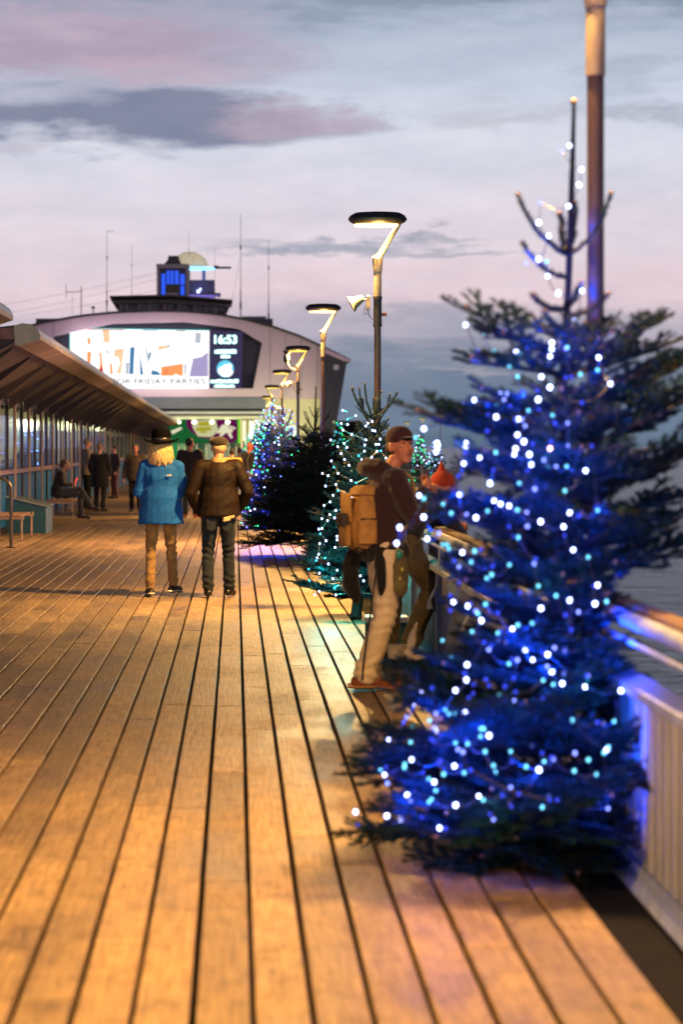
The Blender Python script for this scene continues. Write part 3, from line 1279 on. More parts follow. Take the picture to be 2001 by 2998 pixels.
# tree 3: dark, unlit
b3 = (1.10, 35.3, 0)
t3 = (PX(925, 35.3), 35.3, PZ(1135, 35.3))
fir3 = fir('fir_tree', 'unlit black-looking fir with a bare branching top, in front of the white pole', b3, t3,
           whorls(t3[2], .80, .25, .085, 7, .72, -6, 25), G, BRL, BRS2, .05, seed=33)
# tree 4: blue and green lights
b4 = (.74, 40.0, 0)
t4 = (.80, 40.0, 2.25)
fir4 = fir('fir_tree', 'wide fir with mixed blue and green lights left of the unlit fir', b4, t4, whorls(2.25, .58, .22, .10, 7, .8), G, BRL, BRS2, .05, seed=44)
lights_on(fir4, b4, 2.35, lambda z: .66 * (1 - z / 2.35) ** .75 + .12, 230, 'BbbBGGwB', .012, 41,
          'mixed blue and green bulb string on the wide fir left of the unlit one', -3.6, -.2, .1, .97, False, 16, (.01, .05, 1.0))
spec = [(.98, 56, 2.55, .75, 'wBbccG', 'fir with dense blue and cyan lights at the foot of the fourth lamp', 'dense blue and cyan bulb string by the fourth lamp'),
        (.95, 72, 2.6, .8, 'wcwGcB', 'fir with cyan-white lights, middle one of the distant row', 'cyan-white bulb string on the middle distant fir'),
        (.90, 90, 2.5, .8, 'wccwG', 'small far fir with pale lights near the entrance sign', 'pale bulb string on the far fir near the entrance sign'),
        (.85, 109, 2.4, .8, 'cwGcc', 'farthest lit fir of the row beside the entrance', 'greenish bulb string on the farthest fir of the row')]
for i, (bx, by, h, r, cs, lab, lab2) in enumerate(spec):
    b = (bx, by, 0)
    fir('fir_tree', lab, b, (bx + .03, by, h), whorls(h, r - .1, .25, .15, 6, .8), G, BRL, BRS2, .05, seed=50 + i, joined=True)
    lights_on(None, b, h + .1, lambda z, h=h, r=r: r * (1 - z / (h + .15)) ** .75 + .06, 115, cs, .012 + .003 * i, 60 + i, lab2, -3.7, .3, .1, 1.0,
                  False, 4, (.04, .15, 1.0))
# trees on the pier head, far right
for i, (px, Y, ytop, cs, lab, lab2) in enumerate([
        (1232, 93.5, 1275, 'GGwGc', 'far fir outlined in green lights right of the angler\'s face', 'green bulb string on the far fir right of the angler'),
        (1275, 94.5, 1290, 'wwcB', 'far fir with blue-white lights at the end of the pier head fence', 'blue-white bulb string on the fir at the fence end'),
        (992, 96, 1235, 'GccG', 'far fir with green-white top lights before the black kiosk', 'green-white bulb string before the black kiosk')]):
    b = (PX(px, Y), Y, 0)
    h = PZ(ytop, Y)
    fir('fir_tree', lab, b, (b[0], Y, h), whorls(h, .45, .2, .17, 6, .8), 'fir trees on the far pier head', BRL, BRS2, .05, seed=80 + i, joined=True)
    lights_on(None, b, h, lambda z, h=h: .5 * (1 - z / (h + .1)) ** .8 + .03, 60, cs, .020, 90 + i, lab2, -3.3, .3, .1, 1.0, False, 1.5, (.1, 1, .6) if i != 1 else (.2, .4, 1))


# ================================================================== SHELTER (left)
WX = -4.20
sh = thing('pier_shelter', 'long timber shelter with curved-edge canopy, blue lower panels and narrow windows along the left', 'shelter', (0, 0, 0))


def canopy(y0, y1, z0, z1, parent, zoff=0.0):
    """cross-section: rounded eave at x=-2.8, roof falling towards the wall"""
    prof_top = [(-4.9, .10), (-3.4, .17), (-3.06, .215), (-2.92, .20), (-2.84, .14), (-2.80, .05)]
    prof_bot = [(-2.81, .0), (-3.12, -.10), (-3.16, -.02), (-4.15, -.56), (-4.9, -.80)]
    n = max(2, int((y1 - y0) / 6))

    def ring(y, prof, f):
        zz = z0 + (z1 - z0) * f + zoff
        return [(x, y, zz + z) for x, z in prof]

    def strip(name, a, b, mat_, thick):
        m = MB()
        for i in range(n):
            fa, fb = i / n, (i + 1) / n
            ya, yb = y0 + (y1 - y0) * fa, y0 + (y1 - y0) * fb
            ra, rb = ring(ya, a, fa), ring(yb, a, fb)
            rc, rd = ring(ya, b, fa), ring(yb, b, fb)
            m.rings([ra + rc[::-1], rb + rd[::-1]], 0, cap=(i in (0, n - 1)))
        m.build(name, mat_, parent)
    # eave nose, in lengths that can be told apart
    nose_top = [(-3.06, .215), (-2.92, .20), (-2.84, .14), (-2.80, .05)]
    nose_in = [(-3.10, .205), (-2.93, .185), (-2.855, .13), (-2.815, .05)]
    nose_bot = [(-2.80, .05), (-2.81, .0), (-3.12, -.10)]
    nose_bin = [(-2.83, .05), (-2.84, .01), (-3.12, -.08)]
    L = (y1 - y0) / max(1, round((y1 - y0) / 4.9))
    y = y0
    while y < y1 - .1:
        m = MB()
        fa, fb = (y - y0) / (y1 - y0), (y + L - .03 - y0) / (y1 - y0)
        m.rings([ring(y, nose_top, fa) + ring(y, nose_in, fa)[::-1], ring(y + L - .03, nose_top, fb) + ring(y + L - .03, nose_in, fb)[::-1]])
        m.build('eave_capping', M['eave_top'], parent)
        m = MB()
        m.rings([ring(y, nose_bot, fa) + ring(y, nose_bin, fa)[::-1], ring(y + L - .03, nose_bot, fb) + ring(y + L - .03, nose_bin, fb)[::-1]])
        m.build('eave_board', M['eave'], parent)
        y += L
    # body of the roof
    m = MB()
    top = [(-4.9, .10), (-3.4, .17), (-3.10, .205)]
    bot = [(-3.16, -.02), (-4.15, -.56), (-4.9, -.80)]
    m.rings([ring(y0, top + bot, 0), ring(y1, top + bot, 1)])
    m.build('roof', M['fin'], parent)
    # boards under the roof: real joints
    m = MB()
    bw = .46
    y = y0
    while y < y1:
        f = (y - y0) / (y1 - y0)
        zz = z0 + (z1 - z0) * f + zoff
        d = random.uniform(-.006, .006)
        a, b = (-3.15, zz - .03 + d), (-4.15, zz - .575 + d)
        m.rings([[(a[0], y, a[1]), (b[0], y, b[1]), (b[0], y, b[1] - .02), (a[0], y, a[1] - .02)],
                 [(a[0], y + bw - .02, a[1]), (b[0], y + bw - .02, b[1]), (b[0], y + bw - .02, b[1] - .02), (a[0], y + bw - .02, a[1] - .02)]])
        y += bw
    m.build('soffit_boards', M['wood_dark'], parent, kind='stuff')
    # end cap of the nose
    m = MB()
    cap = [(-3.16, -.09), (-3.17, .19), (-3.06, .225), (-2.92, .21), (-2.835, .145), (-2.79, .05), (-2.80, -.005), (-3.12, -.11)]
    m.rings([ring(y0 - .02, cap, 0), ring(y0 + .03, cap, 0)])
    m.build('eave_end_cap', mat('cap_green', (.42, .42, .27), .5, 0, .12, 4), parent)  # green light on the end cap is put into its colour
    m = MB()
    beam = [(-4.9, -.05), (-3.17, .0), (-3.17, .16), (-4.9, .07)]
    m.rings([ring(y0 - .01, beam, 0), ring(y0 + .12, beam, 0)])
    m.build('end_beam', mat('red_brown_beam', (.20, .10, .065), .55, 0, .3, 6), parent)


canopy(34.7, 120, 3.13, 2.66, sh)
# windows, panels and posts of the wall
bay = 3.08
post_m = MB()
post_m.box(-.018, .018, -.022, .022, 0, 2.55, bev=.004)
tan_me = post_m.mesh('post', M['tan_post'])
fin_m = MB()
fin_m.box(-.01, .035, -.035, .035, 0, 2.4)
fin_me = fin_m.mesh('fin', M['fin'])
pan_m = MB()
pan_m.box(-.04, 0, .05, bay - .05, .12, 1.06)
pan_m.box(-.004, .012, .30, bay - .30, .22, .98)
pan_me = pan_m.mesh('panel', M['blue_panel'])
mul_m = MB()
mul_m.box(-.01, .016, -.025, .025, 1.16, 2.4)
mul_me = mul_m.mesh('mullion', M['fin'])
gl_m = MB()
gl_m.box(-.006, 0, .03, bay / 2 - .03, 1.16, 2.32)
gl_me = gl_m.mesh('window_pane', MATS['window_glass'])
y = 26.0
nb = 0
while y < 119:
    link('post', tan_me, sh, loc=(WX + .15, y + .1, 0))
    link('fin', fin_me, sh, loc=(WX, y, 0))
    link('panel', pan_me, sh, loc=(WX, y, 0))
    link('mullion', mul_me, sh, loc=(WX, y + bay / 2, 0))
    link('window_pane', gl_me, sh, loc=(WX, y, 0))
    link('window_pane', gl_me, sh, loc=(WX, y + bay / 2, 0))
    y += bay
mb = MB()
mb.box(WX - .12, WX + .07, 25, 119.2, 1.07, 1.16, bev=.01)
mb.build('window_sill', M['sill'], sh)
mb = MB()
mb.box(WX - .1, WX + .02, 25, 119.2, .0, .115)
mb.build('plinth', M['fin'], sh)
mb = MB()
mb.box(WX - .14, WX + .02, 25, 119.2, 2.335, 2.47)
mb.build('head_beam', M['fin'], sh)
for i in range(28):
    y = 35.2 + i * bay
    if y > 119:
        break
    zc = 3.13 - .47 * (y - 34.7) / 85.3
    m = MB()
    m.prism([(-4.15, zc - .59), (-3.25, zc - .10), (-3.25, zc - .135), (-4.15, zc - .82)], y - .05, y + .05)
    m.build('roof_bracket', M['fin'], sh)

# nearer shelter whose canopy tip shows at the left edge
sh2 = thing('pier_shelter', 'nearer shelter of which only the yellow-lit rounded canopy tip shows at the left edge', 'shelter', (0, 0, 0))
canopy(14.0, 30.6, 3.13, 3.13, sh2, .05)
mb = MB()
mb.box(WX - .1, WX, 14, 30.0, 0, 2.5)
mb.build('wall', M['blue_panel'], sh2)


def bench(X, Y, label, L=1.9):
    t = thing('bench', label, 'bench', (X, Y, 0), 0, 'slatted benches along the shelter')
    for i in range(6):
        m = MB()
        m.box(-.56 + i * .097, -.56 + i * .097 + .075, 0, L, .40, .435, bev=.005)
        m.build('seat_slat', M['bench_wood'], t)
    for yy in (.0, L - .04):
        m = MB()
        m.box(-.58, .03, yy, yy + .04, .362, .398, bev=.004)
        m.box(.03, .055, yy, yy + .04, .362, .44)
        m.build('cross_rail', M['tan_post'], t)
        for xx in (-.57, -.0):
            m = MB()
            m.box(xx, xx + .03, yy + .005, yy + .035, 0, .362, bev=.004)
            m.build('leg', M['tan_post'], t)
    return t


bench(-3.60, 40.6, 'empty slatted bench at the left edge in front of the teal box', 2.0)
bench(-3.48, 51.6, 'slatted bench the man with the phone sits on', 1.9)

# hooped rail at the left edge
t = thing('hoop_rail', 'bent steel tube hoop standing on the boards at the left edge', 'hoop rail', (-3.52, 38, 0))
mb = MB()
pts = [(0, 0, 0)] + [(0, 0, .9)] + [(-.22 + .22 * math.cos(a), 0, .9 + .2 * math.sin(a)) for a in [R(q) for q in (15, 35, 55, 75, 90)]] + [(-.8, 0, 1.1)] + \
      [(-.8 + .22 * math.cos(a), 0, .9 + .2 * math.sin(a)) for a in [R(q) for q in (105, 125, 145, 165, 180)]] + [(-1.02, 0, 0)]
mb.tube(pts, .028, 12)
mb.build('tube', mat('brass_tube', (.20, .15, .08), .35, .6, .2, 12), t, True)
mb = MB()
mb.tube([(0, 0, 0), (0, 0, .012)], .075, 14)
mb.tube([(-1.02, 0, 0), (-1.02, 0, .012)], .075, 14)
mb.build('base_plate', M['dark_steel'], t)

# teal box with sloping lid
t = thing('storage_box', 'teal storage box with sloping grey-blue lid between the two benches', 'box', (-3.47, 44.3, 0))
mb = MB()
mb.prism([(-.72, 0), (0, 0), (0, .47), (-.72, .645)], 0, 1.5)
mb.build('body', M['teal'], t)
mb = MB()
mb.box(.001, .012, .0, 1.5, .0, .46)
mb.build('side_board', M['lightblue'], t)
mb = MB()
mb.prism([(-.74, .655), (.035, .475), (.035, .505), (-.74, .685)], -.03, 1.53)
mb.build('lid', mat('lid_paint', (.20, .26, .28), .5, 0, .15, 5), t)

# ================================================================== PAVILION
BY = 135.0


def bx(px, dy=0.0):
    return PX(px, BY + dy)


def bz(py, dy=0.0):
    return PZ(py, BY + dy)


pav = thing('pavilion', 'white pier-end pavilion with shallow arched roof, recessed screen and leaning dark end wall', 'building', (0, BY, 0))


def pb(mb_, name, mat_, smooth=False, **kw):
    """build a mesh given in world coordinates as part of the pavilion"""
    mb_.v = [(v[0], v[1] - BY, v[2]) for v in mb_.v]
    return mb_.build(name, mat_, kw.pop('parent', pav), smooth, **kw)


def arch_top(px):
    # roof line read from the photograph
    pts = [(-60, 1003), (40, 968), (140, 944), (240, 927), (340, 917), (440, 913), (540, 914), (640, 923), (720, 938), (800, 959), (880, 987), (950, 1020), (1024, 1056)]
    for i in range(len(pts) - 1):
        if pts[i][0] <= px <= pts[i + 1][0]:
            f = (px - pts[i][0]) / (pts[i + 1][0] - pts[i][0])
            f2 = f
            return pts[i][1] * (1 - f2) + pts[i + 1][1] * f2
    return pts[0][1] if px < 0 else pts[-1][1]


# front wall as an arch with a trapezoid opening, built from columns
REC = [(155, 985), (330, 947), (540, 942), (700, 962), (768, 1004), (741, 1138), (195, 1138)]


def rec_span(px):
    """vertical extent of the recess at px, None outside"""
    ys_ = []
    for i in range(len(REC)):
        (xa, ya), (xb, yb) = REC[i], REC[(i + 1) % len(REC)]
        if xa != xb and min(xa, xb) <= px <= max(xa, xb):
            ys_.append(ya + (yb - ya) * (px - xa) / (xb - xa))
    return (min(ys_), max(ys_)) if len(ys_) >= 2 else None


mb = MB()
xs = list(range(-60, 155, 20)) + [155.01, 170, 194.9, 195.1] + list(range(210, 741, 15)) + [740.9, 741.1, 755, 767.9, 768.1] + list(range(780, 941, 20)) + [945]
WB = 1163
for a, b in zip(xs[:-1], xs[1:]):
    ta, tb = arch_top(a), arch_top(b)
    sa, sb = rec_span(a + .001), rec_span(b - .001)
    def seg(y0a, y0b, y1a, y1b):
        f = BY
        k = BY + .45
        mb.rings([[(bx(a), f, bz(y1a)), (bx(b), f, bz(y1b)), (bx(b), f, bz(y0b)), (bx(a), f, bz(y0a))],
                  [(bx(a), k, bz(y1a)), (bx(b), k, bz(y1b)), (bx(b), k, bz(y0b)), (bx(a), k, bz(y0a))]])
    if sa and sb:
        seg(ta, tb, sa[0], sb[0])
        seg(sa[1], sb[1], WB, WB)
    else:
        seg(ta, tb, WB, WB)
pb(mb, 'front_wall', M['white_paint'])
for px_ in list(range(0, 160, 52)) + list(range(790, 940, 46)):
    jb = MB()
    jb.box(bx(px_), bx(px_) + .03, BY - .012, BY - .002, bz(WB), bz(arch_top(px_)) - .12)
    pb(jb, 'panel_joint', mat('joint_grey', (.30, .24, .28), .7))
# recess back wall and reveals
mb = MB()
mb.quad((bx(100), BY + 1.1, bz(930)), (bx(800), BY + 1.1, bz(930)), (bx(800), BY + 1.1, bz(1160)), (bx(100), BY + 1.1, bz(1160)))
pb(mb, 'recess_wall', mat('recess_paint', (.035, .035, .06), .6, 0, .2, 1))
mb = MB()
mb.prism([(bx(-60), bz(1003) - .4), (bx(945), bz(1020) - .5), (bx(945), bz(WB)), (bx(-60), bz(WB))], BY + .5, BY + .9)
mb = MB()
# dark roof edge
pts = [(-70, 1004)] + [(p, arch_top(p)) for p in range(-50, 1021, 25)] + [(1027, 1057)]
ra = [[(bx(p), y, bz(q - 5)) for y in (BY - .35, BY + 9)] + [(bx(p), y, bz(q + 1)) for y in (BY + 9, BY - .35)] for p, q in pts]
mb.rings(ra)
pb(mb, 'roof', M['dark_steel'])
# leaning dark end wall (right)
mb = MB()
poly = [(945, 1020), (1015, 1056), (1000, 1150), (985, 1235), (972, 1300), (945, 1300), (938, 1250)]
mb.prism([(bx(p), bz(q)) for p, q in poly], BY - .8, BY + 8)
ew = pb(mb, 'end_wall', mat('navy_cladding', (.014, .017, .030), .5, 0, .3, .5))
mb = MB()
mb.prism([(bx(940), bz(1018)), (bx(1026), bz(1055)), (bx(1024), bz(1063)), (bx(1008), bz(1060)), (bx(945), bz(1033))], BY - .9, BY - .3)
pb(mb, 'verge_trim', M['white_paint'])
mb = MB()
mb.tube([(bx(983), BY - .86, bz(1077)), (bx(983), BY - .80, bz(1077))], .16, 20)
pb(mb, 'porthole', mat('porthole', (.5, .42, .45), .4))
# soffit bands under the front wall; shade and light put into their colours
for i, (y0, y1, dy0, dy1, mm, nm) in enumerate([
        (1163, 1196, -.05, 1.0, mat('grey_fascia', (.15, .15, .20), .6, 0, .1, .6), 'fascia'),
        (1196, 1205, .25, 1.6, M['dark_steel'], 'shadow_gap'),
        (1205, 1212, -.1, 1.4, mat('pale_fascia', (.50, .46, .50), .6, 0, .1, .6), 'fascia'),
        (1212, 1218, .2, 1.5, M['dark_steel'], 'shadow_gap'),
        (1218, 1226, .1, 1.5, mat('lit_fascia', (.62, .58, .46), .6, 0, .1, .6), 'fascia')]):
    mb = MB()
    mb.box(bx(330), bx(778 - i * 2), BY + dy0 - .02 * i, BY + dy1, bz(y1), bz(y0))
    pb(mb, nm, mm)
# cream side building
mb = MB()
mb.box(bx(760), bx(955), BY + .6, BY + 6, 0, bz(1166))
pb(mb, 'cream_wall', mat('cream_render', (.74, .66, .44), .7, 0, .1, .8))
mb = MB()
mb.box(bx(757), bx(957), BY + .4, BY + 1, bz(1168), bz(1163))
pb(mb, 'coping', M['white_paint'])
# ground floor back wall and columns; these glow in place of light falling on them
mb = MB()
mb.box(bx(300), bx(760), BY + 3.0, BY + 3.3, 0, bz(1226))
pb(mb, 'back_wall', mat('inner_wall', (.10, .16, .10), .6, 0, .3, 1))
GLOWC = (1.0, .85, .42)
for i, (px, w) in enumerate([(705, 7), (717, 6), (728, 5), (742, 8), (755, 6)]):
    mb = MB()
    mb.box(bx(px), bx(px + w), BY + 1.8, BY + 2.3, 0, bz(1228))
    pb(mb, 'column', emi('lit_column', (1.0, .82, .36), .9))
for i, px in enumerate([498, 518, 536, 572, 600, 622, 648, 668, 690]):
    mb = MB()
    mb.box(bx(px), bx(px + 5), BY + 2.4, BY + 2.7, 0, bz(1296))
    pb(mb, 'door_frame', mat('door_frame', (.35, .36, .30), .5))
for i, (px, pw, c, s) in enumerate([(500, 17, (.05, .45, .12), .5), (524, 11, (.25, .6, .22), .55), (542, 28, (.06, .30, .10), .4), (578, 20, (.10, .25, .12), .35),
                                 (606, 14, (.55, .6, .35), .5), (628, 18, (.16, .22, .14), .35), (654, 12, (.5, .5, .3), .5), (674, 15, (.2, .25, .18), .3)]):
    mb = MB()
    mb.box(bx(px), bx(px + pw), BY + 2.72, BY + 2.76, .05, bz(1298))
    pb(mb, 'glass_door', emi('door_glow_%d' % i, c, s))
for px in (714, 733):
    mb = MB()
    mb.box(bx(px), bx(px + 8), BY + 2.6, BY + 2.66, bz(1290), bz(1232))
    pb(mb, 'light_panel', emi('light_panel', (1.0, .95, .55), 2.6))

# mural board over the doors
sign = thing('mural_board', 'green and purple illuminated mural board with a climbing figure over the entrance doors', 'sign', (0, BY, 0))
SY = BY + 2.2


def flat(poly, name, m_, parent, Y, th=.02):
    q = MB()
    q.prism([(PX(a, Y), PZ(b, Y)) for a, b in poly], Y - th, Y)
    q.v = [(v[0], v[1] - BY, v[2]) for v in q.v]
    return q.build(name, m_, parent)


SYN = SY
flat([(496, 1228), (703, 1228), (703, 1297), (496, 1297)], 'green_ground', emi('mural_green', (.03, .30, .08), .35), sign, SYN)
blobp = [(545, 1232), (560, 1227), (600, 1230), (690, 1229), (700, 1255), (697, 1285), (680, 1297), (640, 1288), (585, 1282), (560, 1265), (548, 1250)]
flat(blobp, 'purple_field', emi('mural_purple', (.24, .01, .14), .45), sign, SYN - .03)
flat([(560, 1232), (632, 1230), (640, 1262), (620, 1280), (580, 1278), (566, 1255)], 'pale_field', emi('mural_pale', (.80, .78, .42), .7), sign, SYN - .06)
for i, p in enumerate([[(582, 1236), (612, 1235), (612, 1247), (582, 1248)], [(574, 1252), (618, 1250), (620, 1260), (576, 1262)], [(586, 1262), (606, 1262), (604, 1268), (588, 1268)]]):
    flat(p, 'lettering_block', emi('mural_yellow', (.50, .45, .02), .75), sign, SYN - .09)
for p in [[(648, 1246), (662, 1240), (672, 1244), (668, 1256), (652, 1262), (640, 1270), (636, 1266)],
          [(652, 1256), (668, 1252), (684, 1258), (680, 1266), (668, 1264), (656, 1272), (648, 1280), (643, 1276)],
          [(664, 1262), (676, 1266), (682, 1282), (676, 1284), (668, 1272)], [(660, 1232), (670, 1232), (672, 1241), (662, 1243)],
          [(672, 1246), (690, 1252), (690, 1257), (672, 1252)]]:
    flat(p, 'climbing_figure', emi('mural_white', (.95, .9, .6), .8), sign, SYN - .09)
flat([(697, 1226), (704, 1226), (704, 1298), (697, 1298)], 'edge_strip', emi('mural_lime', (.20, .75, .03), .9), sign, SYN - .05)
flat([(500, 1262), (530, 1250), (534, 1256), (506, 1272)], 'white_swoosh', emi('mural_white', (.95, .9, .6), .8), sign, SYN - .05)
for i, px in enumerate((523, 569, 621, 667)):
    q = MB()
    Y = SYN - .4
    q.ell((PX(px, Y), Y - BY, PZ(1236, Y)), (.13, .10, .10), 12, 8)
    q.build('spotlight', emi('sign_spot', (1.0, .95, .60), 5), sign, True)
    l = point('spot_light', (PX(px, Y), Y - .8 - BY, PZ(1240, Y)), 60, (.9, 1.0, .55), .2, sign)
for px, pw_ in ((460, 90), (560, 90), (640, 90), (735, 90), (850, 230)):
    point('ceiling_light', (PX(px, 133), 132.5 - BY, 2.7), pw_, (.95, 1.0, .5), .3, pav)  # no fittings seen; the last is added to brighten the cream wall

# LED screen
scr = thing('led_screen', 'big glowing LED screen reading FOR FRIDAY PARTIES with a 16:53 clock panel', 'screen', (0, BY, 0))
Y0 = BY + .55
flat([(206, 962), (613, 969), (612, 1139), (206, 1136)], 'picture', emi('screen_white', (1, .985, .99), 1.55), scr, Y0, .2)
flat([(613.3, 969), (711, 972), (708, 1138), (612.3, 1139)], 'clock_panel', emi('screen_navy', (.050, .042, .10), .9), scr, Y0, .15)
fr = [[(203, 959), (614, 966), (614, 969), (203, 962)], [(203, 962), (206, 962), (206, 1136), (203, 1136)], [(203, 1136), (613, 1139), (613, 1142), (203, 1139)]]
for p in fr:
    flat(p, 'frame', emi('screen_rim', (.02, .55, .55), .8), scr, Y0 - .2, .02)


def c2(pts):
    # crop (150,900) at .4464 to photograph pixels
    return [(150 + a * .4464, 900 + b * .4464) for a, b in pts]


OR, BL, RD, LV, GY, PK = [emi('screen_' + n_, c, s) for n_, c, s in [
    ('orange', (1.0, .33, .12), 1.1), ('blue', (.06, .22, .42), 1.0), ('red', (.75, .02, .03), .8), ('lavender', (.42, .36, .62), 1.0),
    ('grey', (.52, .55, .62), 1.0), ('peach', (1.0, .58, .34), 1.1)]]
for p, m_ in [([(235, 200), (258, 200), (258, 245), (240, 245)], OR), ([(235, 292), (265, 290), (255, 400), (235, 380)], OR),
              ([(335, 150), (382, 150), (385, 232), (345, 232)], PK), ([(312, 285), (330, 300), (345, 440), (312, 440), (320, 360)], OR),
              ([(385, 365), (400, 365), (405, 440), (385, 440)], OR), ([(415, 275), (478, 268), (458, 440), (425, 430), (452, 370), (440, 325), (410, 325)], PK),
              ([(518, 262), (548, 258), (540, 440), (512, 440)], BL), ([(488, 360), (512, 362), (508, 440), (488, 440)], GY),
              ([(582, 300), (606, 440), (582, 445)], BL), ([(612, 250), (625, 260), (645, 340), (635, 380)], GY),
              ([(640, 300), (660, 290), (652, 330), (640, 345)], BL), ([(700, 255), (740, 250), (790, 262), (700, 285)], PK),
              ([(720, 390), (865, 368), (865, 450), (840, 450), (815, 436), (800, 450), (722, 450)], OR), ([(945, 165), (985, 165), (980, 238), (942, 236)], GY),
              ([(930, 335), (985, 325), (1030, 290), (1030, 455), (905, 455)], LV), ([(658, 410), (700, 420), (725, 445), (655, 445)], BL),
              ([(725, 405), (766, 405), (766, 440), (725, 440)], RD), ([(318, 392), (340, 392), (342, 440), (318, 438)], RD),
              ([(355, 285), (380, 280), (372, 305), (360, 302)], GY), ([(755, 245), (782, 245), (782, 262), (757, 262)], GY),
              ([(872, 372), (890, 370), (884, 450), (872, 450)], GY), ([(238, 143), (480, 147), (480, 153), (238, 149)], RD), ([(600, 150), (700, 151), (700, 157), (600, 156)], BL),
              ([(820, 153), (880, 154), (880, 160), (820, 159)], RD)]:
    flat(c2(p), 'picture_patch', m_, scr, Y0 - .22, .01)


def text(s, px, py, h_px, w_px, m_, parent, Y, bold=0.0, ext=.01, name='lettering'):
    cu = bpy.data.curves.new('lettering', 'FONT')
    cu.body = s
    cu.align_x = 'CENTER'
    cu.align_y = 'CENTER'
    cu.extrude = ext
    cu.offset = bold
    cu.size = 1
    ob = bpy.data.objects.new('tmp', cu)
    COL.objects.link(ob)
    bpy.context.view_layer.update()
    me = bpy.data.meshes.new_from_object(ob.evaluated_get(bpy.context.evaluated_depsgraph_get()))
    bpy.data.objects.remove(ob)
    vs = [v.co for v in me.vertices]
    w = max(v.x for v in vs) - min(v.x for v in vs)
    h = max(v.y for v in vs) - min(v.y for v in vs)
    cx = (max(v.x for v in vs) + min(v.x for v in vs)) / 2
    cy = (max(v.y for v in vs) + min(v.y for v in vs)) / 2
    kx, ky = w_px * Y / F / w, h_px * Y / F / h
    for v in me.vertices:
        v.co = ((v.co.x - cx) * kx, -v.co.z * 1.0, (v.co.y - cy) * ky)
    me.materials.clear()
    me.materials.append(m_)
    return link(name, me, parent, loc=(PX(px, Y), Y - BY, PZ(py, Y)))


CY = emi('screen_cyan', (.55, 1.0, .95), 3.0)
text('16:53', 661, 994, 26, 66, CY, scr, Y0 - .18, .025)
text('FOR FRIDAY PARTIES', 466, 1117, 16, 272, emi('screen_text', (.01, .06, .09), .5), scr, Y0 - .23, .012)
# rows of illegible small marks
for (cx, cy, w, h) in [(661, 1029, 64, 12), (661, 1043, 28, 11), (658, 1116, 82, 11), (658, 1130, 60, 9)]:
    q = MB()
    n = int(w / 6)
    for i in range(n):
        a = cx - w / 2 + w * i / n
        Y = Y0 - .18
        hh = h * random.choice((.75, .9, 1))
        q.box(PX(a, Y), PX(a + w / n * .86, Y), Y - BY - .02, Y - BY, PZ(cy + h / 2, Y), PZ(cy + h / 2 - hh, Y), bev=.008)
    q.build('caption', CY, scr)
q = MB()
Y = Y0 - .18
q.tube([(PX(660, Y), Y - BY - .01, PZ(1080, Y)), (PX(660, Y), Y - BY + .02, PZ(1080, Y))], 25 * Y / F, 28)
q.build('weather_disc', emi('weather_blue', (.12, .55, .75), 1.3), scr)
q = MB()
Y = Y0 - .22
for (a, b, r) in [(650, 1086, 12), (664, 1080, 14), (674, 1090, 9), (657, 1092, 12), (668, 1093, 11), (672, 1073, 8)]:
    q.tube([(PX(a, Y), Y - BY, PZ(b, Y)), (PX(a, Y), Y - BY + .02 + r * .0005, PZ(b, Y))], r * Y / F, 18)
q.build('cloud_icon', emi('weather_white', (.9, 1, 1), 1.4), scr)
# the light the screen throws
l = bpy.data.lights.new('screen_light', 'AREA')
l.shape = 'RECTANGLE'
l.size, l.size_y = 7.5, 3.0
l.energy = 160
l.color = (1, .9, .93)
lo = bpy.data.objects.new('screen_light', l)
lo.location = (PX(410, BY), -.9, PZ(1050, BY))
lo.rotation_euler = (R(90), 0, 0)
lo.parent = scr
COL.objects.link(lo)

# rooftop lantern house
rt = thing('rooftop_house', 'dark rooftop gallery with windows and a blue-lit cabin on the pavilion roof', 'rooftop house', (0, BY, 0))
RY = BY + 3
GREY = mat('rooftop_trim', (.30, .27, .27), .6, 0, .1, 2)


def rb(px0, px1, py0, py1, dy, th, name, m_, parent=rt, base=RY):
    q = MB()
    Y = base + dy
    q.box(PX(px0, Y), PX(px1, Y), Y - BY, Y - BY + th, PZ(py1, Y), PZ(py0, Y))
    return q.build(name, m_, parent)


flat([(348, 913), (662, 925), (676, 893), (500, 884), (331, 886)], 'gallery_wall', M['dark_steel'], rt, RY + 3, 3)
flat([(331, 879), (500, 876), (679, 890), (679, 900), (672, 901), (500, 889), (340, 889), (331, 886)], 'gallery_eave', GREY, rt, RY - .1, .5)
flat([(329, 876), (500, 872), (681, 887), (681, 892), (500, 878), (329, 881)], 'gallery_roof', M['dark_steel'], rt, RY - .05, 3)
for px, w in [(350, 6), (370, 5), (403, 7), (434, 9), (478, 8), (520, 8), (566, 9), (600, 7), (628, 8)]:
    flat([(px, 888), (px + w, 889), (px + w - 1, 916 if px < 560 else 921), (px + 1, 915 if px < 560 else 920)], 'window_post', GREY, rt, RY - .16, .1)
    flat([(px + w + 1, 891), (px + w + 22, 892), (px + w + 21, 912), (px + w + 1, 911)], 'window_pane', MATS['window_glass'], rt, RY - .13, .04)
